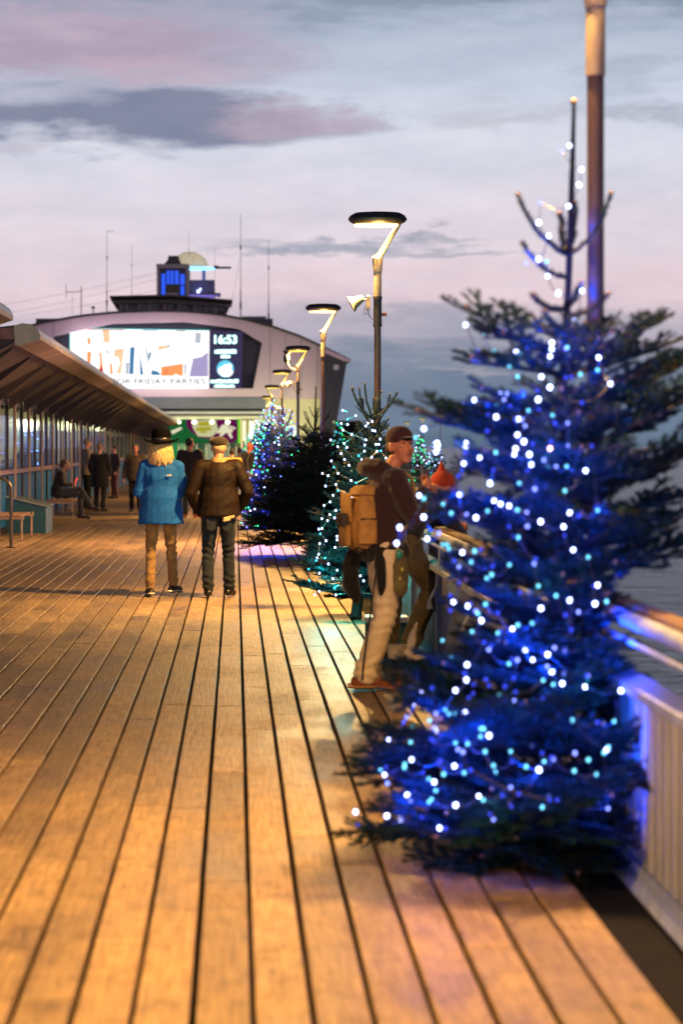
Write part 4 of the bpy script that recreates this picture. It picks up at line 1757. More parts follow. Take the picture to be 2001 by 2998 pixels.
# cabin
rb(460, 555, 781, 882, .6, 2.0, 'cabin_wall', mat('cabin', (.04, .038, .04), .6, 0, .2, 2))
rb(458, 553, 773, 786, .3, 2.2, 'cabin_cornice', GREY)
rb(459, 467, 785, 880, .4, .3, 'corner_post', GREY)
rb(544, 555, 785, 880, .35, .3, 'corner_post', GREY)
rb(486, 523, 858, 872, .4, .3, 'lower_panel', GREY)
rb(486, 523, 834, 858, .45, .2, 'lower_panel', mat('olive_panel', (.07, .06, .03), .7))
for (a, b, c, d) in [(473, 484, 802, 869), (488, 496, 793, 832), (499, 508, 793, 832), (512, 523, 793, 832), (528, 541, 803, 834), (529, 540, 838, 864)]:
    rb(a, b, c, d, .42, .1, 'window', emi('blue_window', (.035, .12, 1.0), 1.0))
flat([(484, 776), (493, 766), (495, 754), (524, 754), (526, 764), (532, 776)], 'chimney_cap', M['dark_steel'], rt, RY + 1.6, 1.2)
# balcony
rb(555, 628, 820, 860, 1.0, 1.4, 'balcony_wall', mat('balcony_blue', (.10, .11, .28), .5, 0, .3, 2))
rb(555, 646, 858, 864, .7, 2.0, 'balcony_floor', M['dark_steel'])
flat([(555, 863), (645, 865), (604, 881), (555, 881)], 'balcony_base', emi('purple_wash', (.25, .20, .75), .75), rt, RY + .9, .3)  # base glows by itself: the purple wash is put into its material
rb(592, 602, 792, 822, 1.3, .2, 'ring_post', mat('ring_post', (.2, .3, .7), .5))
q = MB()
Yr = RY + 1.5
cx, cz, rx, rz_ = PX(556, Yr), PZ(786.5, Yr), (628 - 556) * Yr / F, 7 * Yr / F
q.tube([(cx + rx * math.cos(a), Yr - BY - 1.0 * math.sin(a), cz - rz_ * math.sin(a)) for a in [R(d) for d in range(-90, 91, 9)]], .045, 8)
q.build('neon_ring', emi('neon_ring', (.12, .50, 1.0), 4.0), rt, True)
rb(626, 640, 778, 787, 1.4, .2, 'boom_end', M['dark_steel'])
rb(636, 677, 781, 787, 1.4, .12, 'boom', M['dark_steel'])
for px, py, r in [(581, 854, .10), (587, 847, .06), (618, 875, .13)]:
    q = MB()
    Y = RY + .8
    q.ell((PX(px, Y), Y - BY, PZ(py, Y)), (r, r, r), 10, 6)
    q.build('small_lamp', emi('small_lamp', (.5, .6, 1.0), 4), rt, True)
# dome
dm = thing('radar_dome', 'pale cream dome glowing behind the rooftop cabin', 'dome', (PX(556, BY + 6), BY + 6, PZ(778, BY + 6)))
q = MB()
s_ = (BY + 6) / F
q.lathe([(54 * s_, 0), (52 * s_, 8 * s_), (46 * s_, 19 * s_), (34 * s_, 30 * s_), (18 * s_, 37 * s_), (2 * s_, 38.5 * s_)], 28)
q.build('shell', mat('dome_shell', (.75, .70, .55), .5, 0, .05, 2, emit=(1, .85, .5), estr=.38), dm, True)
q = MB()
for i in range(8):
    a = i * math.pi / 4 + .2
    q.tube([(54.5 * s_ * math.cos(a), 54.5 * s_ * math.sin(a), 0), (47 * s_ * math.cos(a), 47 * s_ * math.sin(a), 19.5 * s_),
            (18.5 * s_ * math.cos(a), 18.5 * s_ * math.sin(a), 37.6 * s_), (0, 0, 39.2 * s_)], .012, 5)
q.build('rib', mat('dome_rib', (.4, .38, .32), .5), dm)
# masts
MS = [(313, 678, 911, 2.2, 'tall roof mast left of the cabin with a small crossbar at its top', True), (386, 715, 905, 1.4, 'thin roof mast between the cabin and the taller left mast', False),
      (705, 627, 928, 2.6, 'tallest roof mast, right of the rooftop gallery', False), (787, 703, 952, 2.4, 'rightmost roof mast above the sloping roof edge', False),
      (553, 668, 745, 1.0, 'hair-thin aerial rising in front of the dome', False), (629, 728, 880, 1.5, 'short mast beside the blue balcony', False)]
for px, y0, y1, w, lab, cb in MS:
    Y = BY + 2.5
    tt_ = thing('roof_mast', lab, 'mast', (PX(px, Y), Y, PZ(y1 + 6, Y)), 0, 'masts on the pavilion roof')
    q = MB()
    h = (y1 + 6 - y0) * Y / F
    r = w * .5 * Y / F
    q.tube([(0, 0, 0), (0, 0, h * .28), (0, 0, h * .281), (0, 0, h)], [r * 1.3, r * 1.3, r * .8, r * .45], 8)
    q.build('pole', M['dark_steel'], tt_, True)
    if px in (705, 787, 386, 313):
        q = MB()
        q.tube([(0, 0, h * .10), (0, 0, h * .16)], r * 2.2, 8)
        q.tube([(0, 0, h * .66), (0, 0, h * .70)], r * 1.8, 8)
        q.build('clamp', M['dark_steel'], tt_)
    if cb:
        q = MB()
        q.tube([(0, 0, h), (.40, 0, h)], .015, 6)
        q.build('crossbar', M['dark_steel'], tt_)
tt_ = thing('tv_aerial', 'small television aerial with a side arm at the left of the roof', 'aerial', (PX(238, BY + 2), BY + 2, PZ(930, BY + 2)))
q = MB()
q.tube([(0, 0, 0), (0, 0, 1.75)], .025, 6)
q.tube([(0, 0, 1.45), (-.85, 0, 1.45)], .018, 6)
q.tube([(-.85, 0, 1.1), (-.85, 0, 1.85)], .016, 6)
q.tube([(-.5, 0, .1), (-.5, 0, 1.45)], .008, 5)
q.build('rods', M['dark_steel'], tt_)
tt_ = thing('roof_vent', 'tiny box-headed vent on the roof between the aerial and the tall left mast', 'vent', (PX(273, BY + 2), BY + 2, PZ(922, BY + 2)))
q = MB()
q.tube([(0, 0, 0), (0, 0, .35)], .03, 8)
q.box(-.1, .1, -.08, .08, .35, .48, bev=.02)
q.build('vent', M['dark_steel'], tt_)
tt_ = thing('plant_box', 'low grey plant box on the roof under the tallest mast', 'plant box', (PX(745, BY + 4), BY + 4, 0))
q = MB()
q.box(-.66, .62, -.5, .5, PZ(955, BY + 4), PZ(930, BY + 4))
q.box(-.72, .68, -.55, .55, PZ(931, BY + 4), PZ(928, BY + 4))
q.build('casing', mat('plant_casing', (.16, .16, .17), .6), tt_)
# stay wires
tt_ = thing('stay_wires', 'faint thin wires running from the cabin down to the left', 'wires', (0, BY, 0))
q = MB()
for (a, b, c, d) in [(460, 800, -60, 905), (460, 818, -60, 935), (460, 850, 60, 925), (702, 760, 675, 900)]:
    Y = BY + 3
    q.tube([(PX(a, Y), Y - BY, PZ(b, Y)), (PX((a + c) / 2, Y), Y - BY, PZ((b + d) / 2 + 6, Y)), (PX(c, Y), Y - BY, PZ(d, Y))], .006, 4, cap=False)
q.build('wire', M['dark_steel'], tt_)

# things in front of the cream wall and on the pier head
tt_ = thing('light_box_sign', 'small glowing white-green sign with dark lines beside the blue parasol', 'sign', (PX(852, 128), 128, 0))
q = MB()
q.box(-.28, .28, 0, .12, PZ(1278, 128), PZ(1247, 128))
q.build('light_box', emi('light_box', (.75, 1.0, .75), 1.5), tt_)
q = MB()
for i in range(4):
    z_ = PZ(1254 + i * 6, 128)
    q.box(-.17 + .03 * (i % 2), .17, -.02, .0, z_, z_ + .045)
q.box(-.3, .3, -.03, .1, PZ(1280, 128), PZ(1278, 128))
q.box(-.3, -.28, -.03, .1, 0, PZ(1247, 128))
q.box(.28, .3, -.03, .1, 0, PZ(1247, 128))
q.build('bars', M['dark_steel'], tt_)
tt_ = thing('notice_sign', 'dark purple square notice sign on a post before the entrance columns', 'sign', (PX(777, 120), 120, 0))
q = MB()
q.box(-.25, .25, 0, .05, PZ(1282, 120), PZ(1238, 120), bev=.02)
q.build('board', mat('notice_purple', (.10, .05, .10), .5, 0, .2, 4), tt_)
q = MB()
q.box(-.20, .20, -.012, 0, PZ(1256, 120), PZ(1248, 120))
q.build('panel_band', mat('notice_band', (.3, .22, .3), .5), tt_)
q = MB()
q.tube([(0, .04, 0), (0, .04, PZ(1240, 120))], .03, 8)
q.build('post', M['dark_steel'], tt_)
tt_ = thing('parasol', 'closed light-blue parasol glowing behind the unlit fir', 'parasol', (PX(921, 122), 122, 0))
q = MB()
q.lathe([(.62, 1.72), (.58, 1.80), (.42, 2.05), (.2, 2.28), (.02, 2.36)], 10)
q.build('canopy', mat('parasol_blue', (.05, .30, .55), .6, 0, .1, 3), tt_)
q = MB()
q.tube([(0, 0, 0), (0, 0, 2.4)], .03, 8)
q.build('pole', M['pole'], tt_)
tt_ = thing('kiosk', 'low black kiosk block right of the pavilion end wall', 'kiosk', (PX(1018, 125), 125, 0))
q = MB()
q.box(-.62, .62, 0, 2.4, 0, PZ(1233, 125), bev=.03)
q.build('walls', M['gutter'], tt_)
q = MB()
q.box(-.66, .66, -.04, 2.44, PZ(1236, 125), PZ(1232, 125))
q.build('roof', M['dark_steel'], tt_)
tt_ = thing('kiosk', 'small sunny-yellow lit kiosk roof seen between the teal-lit fir branches', 'kiosk', (PX(1022, 97), 97, 0))
q = MB()
q.prism([(-.42, .7), (.42, .7), (.42, 1.12), (.1, 1.32), (-.42, 1.45)], 0, 1.2)
q.box(-.46, .85, -.05, 1.25, .62, .70)
q.build('walls', mat('kiosk_yellow', (.70, .48, .20), .6, 0, .1, 4), tt_)  # beige walls with the orange light on them put into the colour
q = MB()
q.box(-.35, .35, .05, 1.1, 0, .62)
q.build('base', M['tan_post'], tt_)
# pier head fence
tt_ = thing('pier_head_fence', 'dark baluster fence with brown rail across the far pier head, right of the angler', 'fence', (PX(1190, 90.7), 90.7, 0))
for zz in (.08, .74, .80):
    q = MB()
    q.box(-1.6, 1.42, -.03, .03, zz, zz + .045)
    q.build('rail', M['timber'] if zz > .75 else M['dark_steel'], tt_)
for i in range(28):
    q = MB()
    xx = -1.55 + i * .106
    q.box(xx, xx + .03, -.012, .012, .12, .75)
    q.build('baluster', M['dark_steel'], tt_)
for xx in (-1.6, -.4, .55, 1.38):
    q = MB()
    q.box(xx, xx + .07, -.04, .04, 0, .88)
    q.build('post', M['tan_post'], tt_)
q = MB()
q.box(-1.55, .1, .3, .35, .05, .72)
q.box(.62, .92, .3, .35, .05, .72)
q.build('hoarding', mat('hoarding', (.45, .33, .25), .6, 0, .2, 3), tt_)
for px, Y in [(1140, 112), (1192, 150), (1237, 170)]:
    point('head_light', (PX(px, Y), Y, 3.4), 150, (1, .75, .3), .15)

# ================================================================== PEOPLE
def remesh(mb, voxel, smooth=4, fold=None):
    me = bpy.data.meshes.new('tmp')
    me.from_pydata(mb.v, [], mb.f)
    me.update()
    ob = bpy.data.objects.new('tmp', me)
    COL.objects.link(ob)
    r = ob.modifiers.new('r', 'REMESH')
    r.mode = 'VOXEL'
    r.voxel_size = voxel
    r.adaptivity = 0
    s = ob.modifiers.new('s', 'SMOOTH')
    s.factor = .5
    s.iterations = smooth
    bpy.context.view_layer.update()
    out = bpy.data.meshes.new_from_object(ob.evaluated_get(bpy.context.evaluated_depsgraph_get()))
    bpy.data.objects.remove(ob)
    if fold:
        ns = [v.normal.copy() for v in out.vertices]
        for v, n in zip(out.vertices, ns):
            v.co += n * fold(v.co)
    out.polygons.foreach_set('use_smooth', [True] * len(out.polygons))
    return out


def wrinkle(amp=.006, sx=5.0, sz=11.0, seed=0.0, creases=()):
    def f(c):
        p = Vector((c.x * sx + seed, c.y * sx, c.z * sz - c.x * 6))
        a = mnoise.noise(p) + .5 * mnoise.noise(p * 2.1)
        r = (1 - abs(mnoise.noise(p * .9 + Vector((7, 1, 3)))) * 2) ** 3
        out = amp * (a + .8 * r - .6)
        for z0, w, k, fr in creases:
            g = math.exp(-((c.z - z0) / w) ** 2)
            out += g * k * math.sin(c.z * fr + mnoise.noise(Vector((c.x * 8, c.y * 8, c.z * 4 + seed))) * 5)
        return out
    return f


def combine(meshes, name, mats):
    bm = bmesh.new()
    for me in meshes:
        bm.from_mesh(me)
    out = bpy.data.meshes.new(name)
    bm.to_mesh(out)
    bm.free()
    for m in (mats if isinstance(mats, (list, tuple)) else [mats]):
        out.materials.append(m)
    out.polygons.foreach_set('use_smooth', [True] * len(out.polygons))
    return out


def hand_mesh(wrist, d, nrm, side, curl=.5, s=1.0, voxel=.0045):
    """palm and five fingers; d along the hand, nrm out of the back of the hand, side +1: thumb on +cross side"""
    d = Vector(d).normalized()
    n = Vector(nrm).normalized()
    a = d.cross(n).normalized() * side
    w = Vector(wrist)
    mb = MB()
    mb.tube([w - d * .03 * s, w + d * .02 * s, w + d * .05 * s, w + d * .085 * s], [.026 * s, .030 * s, .034 * s, .034 * s], 10, flat=.62, round_ends=True)
    # palm widened across
    for q in (-.022, 0, .022):
        mb.tube([w + a * q * s + d * .02 * s, w + a * q * 1.1 * s + d * .088 * s], [.013 * s, .012 * s], 8, round_ends=True)
    for i, (off, ln) in enumerate([(.031, .072), (.010, .082), (-.011, .076), (-.031, .060)]):
        p = w + a * off * s + d * .088 * s
        ang = 0
        pts = [p]
        for k, f in enumerate((.42, .32, .26)):
            ang += curl * (.6 + .5 * k)
            dd = d * math.cos(ang) - n * math.sin(ang)
            p = p + dd * ln * f * s
            pts.append(p)
        mb.tube(pts, [.0088 * s, .0084 * s, .0078 * s, .0068 * s], 8, round_ends=True)
    p = w + a * .030 * s + d * .03 * s
    t1 = p + (a * .75 + d * .55 - n * .3).normalized() * .038 * s
    t2 = t1 + (a * .25 + d * .8 - n * .5).normalized() * .032 * s
    mb.tube([p, t1, t2], [.013 * s, .0105 * s, .0085 * s], 8, round_ends=True)
    return remesh(mb, voxel, 2)


SKIN = mat('skin', (.50, .26, .17), .5, 0, .08, 20)
SKINR = mat('skin_ruddy', (.52, .20, .12), .5, 0, .08, 20)

DEF = dict(hipL=(-.09, 0, .92), hipR=(.09, 0, .92), kneeL=(-.10, .02, .50), kneeR=(.10, .02, .50), ankL=(-.10, -.02, .09), ankR=(.10, -.02, .09),
           toeL=(-.12, .15, .035), toeR=(.12, .15, .035), pel=(0, 0, .95), waist=(0, 0, 1.08), chest=(0, 0, 1.30), neck=(0, -.01, 1.46), head=(0, .02, 1.62),
           shL=(-.185, -.01, 1.41), shR=(.185, -.01, 1.41), elL=(-.26, -.04, 1.13), elR=(.26, -.04, 1.13), wrL=(-.24, .06, .89), wrR=(.24, .06, .89),
           yaw=0, pitch=0, hands=True, curl=.45)


def person(label, loc, rz, H=1.75, pose=None, top=None, bottom=None, shoe=None, hair=None, skin=SKIN, voxel=.012, fine=False, group=None, legw=1.0, topw=1.0,
           hem=.84, sleeve=1.0, shoe_sole=None, collar=None, hair_style='short', hands=(1, 1), foldamp=.006, seed=1.0):
    P = dict(DEF)
    P.update(pose or {})
    V_ = {k: Vector(v) for k, v in P.items() if isinstance(v, tuple)}
    t = thing('person', label, 'person', loc, rz, group)
    t.scale = (H / 1.75,) * 3
    hm = Matrix.Rotation(R(P['yaw']), 3, 'Z') @ Matrix.Rotation(R(-P['pitch']), 3, 'X')

    def torso(m, k, top_z=None, hemz=None, kw=1.0):
        pel, wa, ch, nk = V_['pel'], V_['waist'], V_['chest'], V_['neck']
        pts = [(pel + (pel - wa) * .35, .145, .10), (pel, .16, .115), (wa, .145, .10), (ch * .6 + wa * .4, .16, .112), (ch, .17, .118), (ch * .45 + nk * .55, .165, .10), (nk * .86 + ch * .14, .11, .075), (nk, .062, .058)]
        rg = []
        n = 16
        shv = (V_['shR'] - V_['shL'])
        hpv = (V_['hipR'] - V_['hipL'])
        for i, (c, rx, ry) in enumerate(pts):
            f = i / (len(pts) - 1)
            ax = (hpv.normalized() * (1 - f) + shv.normalized() * f).normalized()
            upv = (pts[min(i + 1, len(pts) - 1)][0] - pts[max(0, i - 1)][0]).normalized()
            ay = upv.cross(ax).normalized()
            rg.append([c + ax * (rx * kw + k) * math.cos(6.2832 * j / n) + ay * (ry * kw + k) * math.sin(6.2832 * j / n) for j in range(n)])
        m.rings(rg)
        m.tube([V_['shL'], V_['chest'].lerp(V_['neck'], .5), V_['shR']], [.062 + k, .075 + k, .062 + k], 12, round_ends=True)

    def arms(m, k, s=1.0, upto=1.0):
        for S in 'LR':
            a, b, c = V_['sh' + S], V_['el' + S], V_['wr' + S]
            c2_ = b.lerp(c, upto)
            m.tube([a, a.lerp(b, .5), b, b.lerp(c2_, .5), c2_], [.056 * s + k, .052 * s + k, .044 * s + k, .040 * s + k, .030 * s + k], 12, round_ends=True)

    def legs(m, k, s=1.0, upto=1.0, cuff=1.0):
        for S in 'LR':
            a, b, c = V_['hip' + S], V_['knee' + S], V_['ank' + S]
            c = b.lerp(c, upto)
            m.tube([a + Vector((0, 0, .02)), a.lerp(b, .35), b, b.lerp(c, .35), c], [.092 * s + k, .082 * s + k, .060 * s + k, .058 * s + k, (.042 * s + k) * cuff], 12, round_ends=True)
        m.tube([V_['hipL'], V_['pel'], V_['hipR']], [.092 * s + k, .10 * s + k, .092 * s + k], 12, round_ends=True)

    def hv(p):
        return V_['head'] + hm @ Vector(p)

    # ---- body: one continuous skin
    m = MB()
    torso(m, -.016)
    arms(m, -.008)
    legs(m, -.014, min(1.0, legw))
    m.tube([V_['neck'] - Vector((0, 0, .04)), V_['neck'], hv((0, -.01, -.05))], [.062, .054, .054], 12, round_ends=True)
    m.ell(hv((0, -.012, .022)), (.076, .096, .098), 16, 12, rot=hm)
    m.ell(hv((0, .026, -.035)), (.061, .066, .084), 16, 12, rot=hm)
    m.ell(hv((0, .062, -.098)), (.026, .022, .020), 10, 8, rot=hm)
    m.tube([hv((0, .084, .020)), hv((0, .100, -.012)), hv((0, .106, -.026))], [.009, .012, .013], 8, round_ends=True)
    for s in (-1, 1):
        m.ell(hv((s * .030, .076, .030)), (.026, .012, .010), 8, 6, rot=hm)
        m.ell(hv((s * .036, .060, -.030)), (.024, .026, .024), 8, 6, rot=hm)
        m.ell(hv((s * .077, -.008, -.008)), (.010, .019, .032), 10, 8, rot=hm)
    for s in 'LR':
        m.tube([V_['ank' + s], V_['ank' + s] * .5 + V_['toe' + s] * .5 - Vector((0, 0, .0)), V_['toe' + s]], [.036, .036, .028], 10, round_ends=True)
    parts = [remesh(m, voxel if not fine else .008, 3)]
    for i, S in enumerate('LR'):
        if hands[i]:
            b, c = V_['el' + S], V_['wr' + S]
            d = P.get('hd' + S)
            d = Vector(d) if d else (c - b).normalized()
            nr = P.get('hn' + S)
            nr = Vector(nr) if nr else Vector((-1 if S == 'L' else 1, 0, .2))
            if abs(nr.normalized().dot(d.normalized())) > .9:
                nr = Vector((0, -1, .3))
            th = Vector((0, 1, 0))
            nr = (nr - d.normalized() * nr.dot(d.normalized())).normalized()
            sd = 1 if d.cross(nr).dot(th) > 0 else -1
            sd = P.get('hs' + S, sd)
            parts.append(hand_mesh(c, d, nr, sd, P['curl'], 1.0, .0045 if fine else .006))
    body = combine(parts, 'body', skin)
    link('body', body, t)
    # ---- face marks
    if fine or P.get('face'):
        em = MB()
        for s in (-1, 1):
            em.ell(hv((s * .029, .0855, .012)), (.0105, .005, .0050), 10, 6, rot=hm)
        em.build('eye', mat('eye_dark', (.03, .02, .018), .25, 0, 0), t, True)
        em = MB()
        for s in (-1, 1):
            em.tube([hv((s * .014, .090, .030)), hv((s * .030, .089, .034)), hv((s * .044, .079, .030))], .0028, 6)
        em.build('eyebrow', mat('brow', (.03, .018, .012), .8, 0, 0), t, True)
        em = MB()
        em.tube([hv((-.022, .083, -.060)), hv((0, .095, -.058)), hv((.022, .083, -.060))], [.003, .0055, .003], 8)
        em.build('mouth', mat('lips', (.22, .06, .05), .5, 0, 0), t, True)
    # ---- trousers
    if bottom:
        m = MB()
        legs(m, .010, legw, .93 if not P.get('longleg') else 1.02, P.get('cuff', 1.25))
        me = remesh(m, voxel, 2, wrinkle(foldamp * .8, 6, 14, seed, [(.50, .10, .006, 90), (.16, .09, .006, 80)]))
        me.materials.append(bottom)
        link('trousers', me, t)
    # ---- jacket
    if top:
        m = MB()
        torso(m, .022, kw=topw)
        arms(m, .016, sleeve, .97)
        pel, wa = V_['pel'], V_['waist']
        n = 20
        ax = (V_['hipR'] - V_['hipL']).normalized()
        dn = (pel - wa).normalized()
        upv = -dn
        ay = upv.cross(ax).normalized()
        L = max(.02, pel.z - hem)
        rg = []
        ch = V_['chest']
        for f, rr in [(-1.9, .80), (-1.6, .92), (-1.2, 1.0), (-.9, 1.05), (-.4, 1.06), (0, 1.08), (.5, 1.12), (.9, 1.14), (1.0, 1.10)]:
            c = pel + dn * L * f if f > 0 else (pel.lerp(wa, -f) if f > -1 else wa.lerp(ch, -f - 1))
            rg.append([c + ax * (.175 * topw + .012) * rr * math.cos(6.2832 * j / n) + ay * (.128 * topw + .012) * rr * math.sin(6.2832 * j / n) for j in range(n)])
        m.rings(rg)
        if collar:
            m.lathe([(.075, 0), (.082, .03), (.076, .06)], 14, c=tuple(V_['neck'] - Vector((0, 0, .015))))
        me = remesh(m, voxel, 2, wrinkle(foldamp, 4.5, 9, seed + 4))
        me.materials.append(top)
        link('jacket', me, t)
    # ---- shoes
    if shoe:
        for S in 'LR':
            a, b = V_['ank' + S], V_['toe' + S]
            fwd = (b - a)
            fd = fwd.normalized()
            heel = a - Vector((fd.x, fd.y, fd.z * .6)) * .055 + Vector((0, 0, -.03 if abs(fd.z) < .8 else 0))
            m = MB()
            mid = a.lerp(b, .45)
            m.tube([heel + Vector((0, 0, -.012)), mid + Vector((0, 0, -.008)), b], [.040, .043, .034], 12, round_ends=True)
            m.tube([a + Vector((0, 0, .0)), a * .6 + mid * .4 - Vector((0, 0, .02))], [.042, .045], 12, round_ends=True)
            me = remesh(m, .008, 2)
            me.materials.append(shoe)
            so_ = link('shoe', me, t)
            if shoe_sole:
                m = MB()
                dnv = Vector((0, 0, -1))
                side = fd.cross(Vector((0, 0, 1))).normalized()
                up_ = side.cross(fd).normalized()
                m.tube([heel - up_ * .034 - fd * .02, mid - up_ * .034, b - up_ * .024 + fd * .02], [.040, .046, .036], 14, flat=.32, round_ends=True)
                m.build('sole', shoe_sole, so_, True)
    if hair:
        m = MB()
        if hair_style == 'short':
            m.ell(hv((0, -.022, .030)), (.083, .098, .098), 16, 12, rot=hm)
            me = remesh(m, .010, 1, lambda c: .004 * mnoise.noise(c * 60))
        elif hair_style == 'fringe_back':
            m.ell(hv((0, -.034, -.005)), (.082, .080, .075), 16, 12, rot=hm)
            me = remesh(m, .010, 1, lambda c: .004 * mnoise.noise(c * 60))
        me.materials.append(hair)
        link('hair', me, t)
    return t, V_, hm


def fabric(name, c, rough=.75, var=.15, bump=.0015, bs=140, sheen=.2, vs=12, col2=None):
    return mat(name, c, rough, 0, var, vs, bump, bs, spec=.3, sheen=sheen, col2=col2)


# --- woman in hat and blue jacket
JBLUE = mat('blue_shell_jacket', (.006, .095, .40), .7, 0, .16, 7, .003, 22, spec=.15, sheen=.1)
TAN = fabric('mustard_trousers', (.26, .15, .055), .8)
BLK = fabric('black_cloth', (.006, .006, .007), .85)
SHOEB = mat('black_trainer', (.012, .012, .014), .5, 0, .2, 20)
SOLEW = mat('white_sole', (.75, .68, .6), .6, 0, .1, 20)
wX, wY = PX(472, 25.7), 25.7
wm, WV, whm = person('person seen from behind in a blue jacket, black brimmed hat and mustard trousers, walking', (wX, wY, 0), R(-2), 1.72,
                     dict(ankL=(-.115, -.05, .085), toeL=(-.155, .10, .035), kneeL=(-.115, .03, .49), hipL=(-.085, 0, .9), ankR=(.125, .14, .105), toeR=(.185, .28, .065), kneeR=(.105, .12, .50), hipR=(.085, 0, .9),
                          elL=(-.245, -.03, 1.12), elR=(.245, .0, 1.12), wrL=(-.16, .18, 1.06), wrR=(.14, .2, 1.10), shL=(-.17, -.01, 1.40), shR=(.17, -.01, 1.40)),
                     JBLUE, TAN, SHOEB, None, fine=False, voxel=.010, legw=.82, topw=1.20, hem=.78, shoe_sole=SOLEW, sleeve=1.12, foldamp=.009, seed=2.2)
BLOND = mat('blond_hair', (.62, .36, .13), .45, 0, .3, 60, col2=(.78, .52, .24))
mb = MB()
rh = random.Random(9)
for i in range(260):
    a = rh.uniform(-3.0, -.14) if i < 230 else rh.uniform(-3.4, .3)
    r0 = .085
    p0 = Vector((r0 * math.cos(a), -.01 + .095 * math.sin(a), 1.645 + rh.uniform(-.03, .012)))
    pts = [p0]
    L = rh.uniform(.14, .22)
    ph = rh.random() * 6
    for k in range(1, 8):
        f = k / 7
        rr = r0 + .042 * math.sin(f * 2.2) + .010 * math.sin(ph + k * 1.5)
        a2 = a + .13 * math.sin(ph + k * 1.1)
        pts.append(Vector((rr * 1.02 * math.cos(a2), -.015 + (rr + .01) * math.sin(a2), p0.z - L * f)))
    mb.tube(pts, [.007, .008, .008, .0075, .007, .006, .005, .002], 6)
mb.build('hair', BLOND, wm, True)
FELT = mat('black_felt', (.003, .003, .003), .9, 0, .2, 30, .001, 200, spec=.05)
mb = MB()
n = 36
rg = []
for r, z in [(r_ * 1.08, z_ ) for r_, z_ in [(.085, 1.710), (.11, 1.700), (.150, 1.700), (.178, 1.712), (.180, 1.726), (.152, 1.720), (.112, 1.722), (.098, 1.722), (.097, 1.77), (.092, 1.82), (.080, 1.845), (.055, 1.842), (.03, 1.826), (.004, 1.82)]]:
    rg.append([(r * math.cos(6.2832 * j / n) * 1.0, r * 1.08 * math.sin(6.2832 * j / n), z + (.022 * math.cos(2 * 6.2832 * j / n) * max(0, (r - .1)) / .08 if z < 1.73 else 0) - .040) for j in range(n)])
mb.rings(rg)
hat = mb.build('hat', FELT, wm, True)
mb = MB()
mb.lathe([(.109, 1.682), (.110, 1.684), (.109, 1.712), (.107, 1.714)], 30, sy=1.08)
mb.build('hat_band', mat('grosgrain', (.02, .018, .018), .35, 0, 0), hat, True)
# printed patch on the right shoulder blade: three rounded quarter arches and a line of small marks
mb = MB()
PW = mat('patch_white', (.85, .72, .55), .5, 0, 0)
for k, r in enumerate((.020, .014, .008)):
    pts = [(.105 + r * math.cos(R(a)), -.168, 1.302 + r * math.sin(R(a))) for a in range(0, 91, 15)]
    mb.tube(pts, .0026, 6)
for k in range(7):
    mb.box(.072 + k * .0055, .072 + k * .0055 + .004, -.172, -.166, 1.302, 1.309)
    mb.box(.072 + k * .0055, .072 + k * .0055 + .004, -.172, -.166, 1.312, 1.318)
mb.build('jacket_logo', PW, wm)
mb = MB()
mb.tube([(-.20, -.05, .80), (-.215, -.055, .765), (-.205, -.05, .74)], .003, 5)
mb.tube([(.19, -.05, .80), (.195, -.05, .76)], .003, 5)
mb.build('drawcord', BLK, wm)

# --- man in flat cap
LEATH = mat('brown_leather', (.015, .008, .0045), .62, 0, .25, 14, .002, 45, spec=.15)
JEAN = fabric('dark_jeans', (.008, .013, .022), .8, .35, .002, 120, .1, 9)
mX, mY = PX(641, 25.55), 25.55
mm, MV, mhm = person('person seen from behind in a flat cap, brown leather jacket and dark jeans, walking', (mX, mY, 0), R(2), 1.72,
                     dict(ankL=(-.115, -.06, .085), toeL=(-.125, .11, .035), kneeL=(-.115, .02, .49), ankR=(.115, .07, .085), toeR=(.165, .22, .035), kneeR=(.108, .08, .49),
                          elL=(-.305, -.03, 1.12), elR=(.315, -.04, 1.13), wrL=(-.215, .10, .93), wrR=(.215, .10, .94), shL=(-.195, -.01, 1.40), shR=(.195, -.01, 1.40), head=(.0, .045, 1.605), pitch=12),
                     LEATH, JEAN, mat('black_shoe', (.012, .01, .01), .35, 0, .2, 20), mat('grey_sandy_hair', (.42, .27, .15), .7, 0, .2, 50), skin=SKINR,
                     voxel=.010, legw=1.0, topw=1.12, hem=.87, sleeve=1.28, hair_style='fringe_back', foldamp=.005, seed=7.7)
mb = MB()
mb.ell((0, .045, 1.672), (.108, .125, .055), 20, 10)
mb.ell((0, .03, 1.655), (.098, .112, .048), 20, 10)
mb.ell((0, .145, 1.650), (.075, .05, .014), 14, 6)
me = remesh(mb, .008, 3, lambda c: .0015 * mnoise.noise(c * 40))
me.materials.append(fabric('cap_tweed', (.022, .013, .008), .85, .3, .002, 150))
link('flat_cap', me, mm)
mb = MB()
mb.lathe([(.070, 1.425), (.088, 1.43), (.090, 1.47), (.078, 1.50), (.066, 1.50)], 20, c=(0, -.005, 0))
mb.build('collar', fabric('tan_collar', (.40, .26, .11), .8), mm, True)
mb = MB()
rt_ = Matrix.Rotation(R(-12), 3, 'Y')
mb.box(.045, .165, -.165, -.135, .845, .875, bev=.006, rot=rt_, piv=(.1, -.15, .86))
mb.box(.040, .120, -.168, -.138, .825, .850, bev=.006, rot=rt_, piv=(.1, -.15, .84))
mb.build('pocket_glove', mat('tan_leather', (.60, .40, .20), .6, 0, .15, 20), mm)
mb = MB()
for s in (-1, 1):
    mb.prism([(s * .03, .84), (s * .135, .84), (s * .13, .74), (s * .085, .715), (s * .035, .74)], -.138, -.126)
mb.build('back_pocket', JEAN, mm)

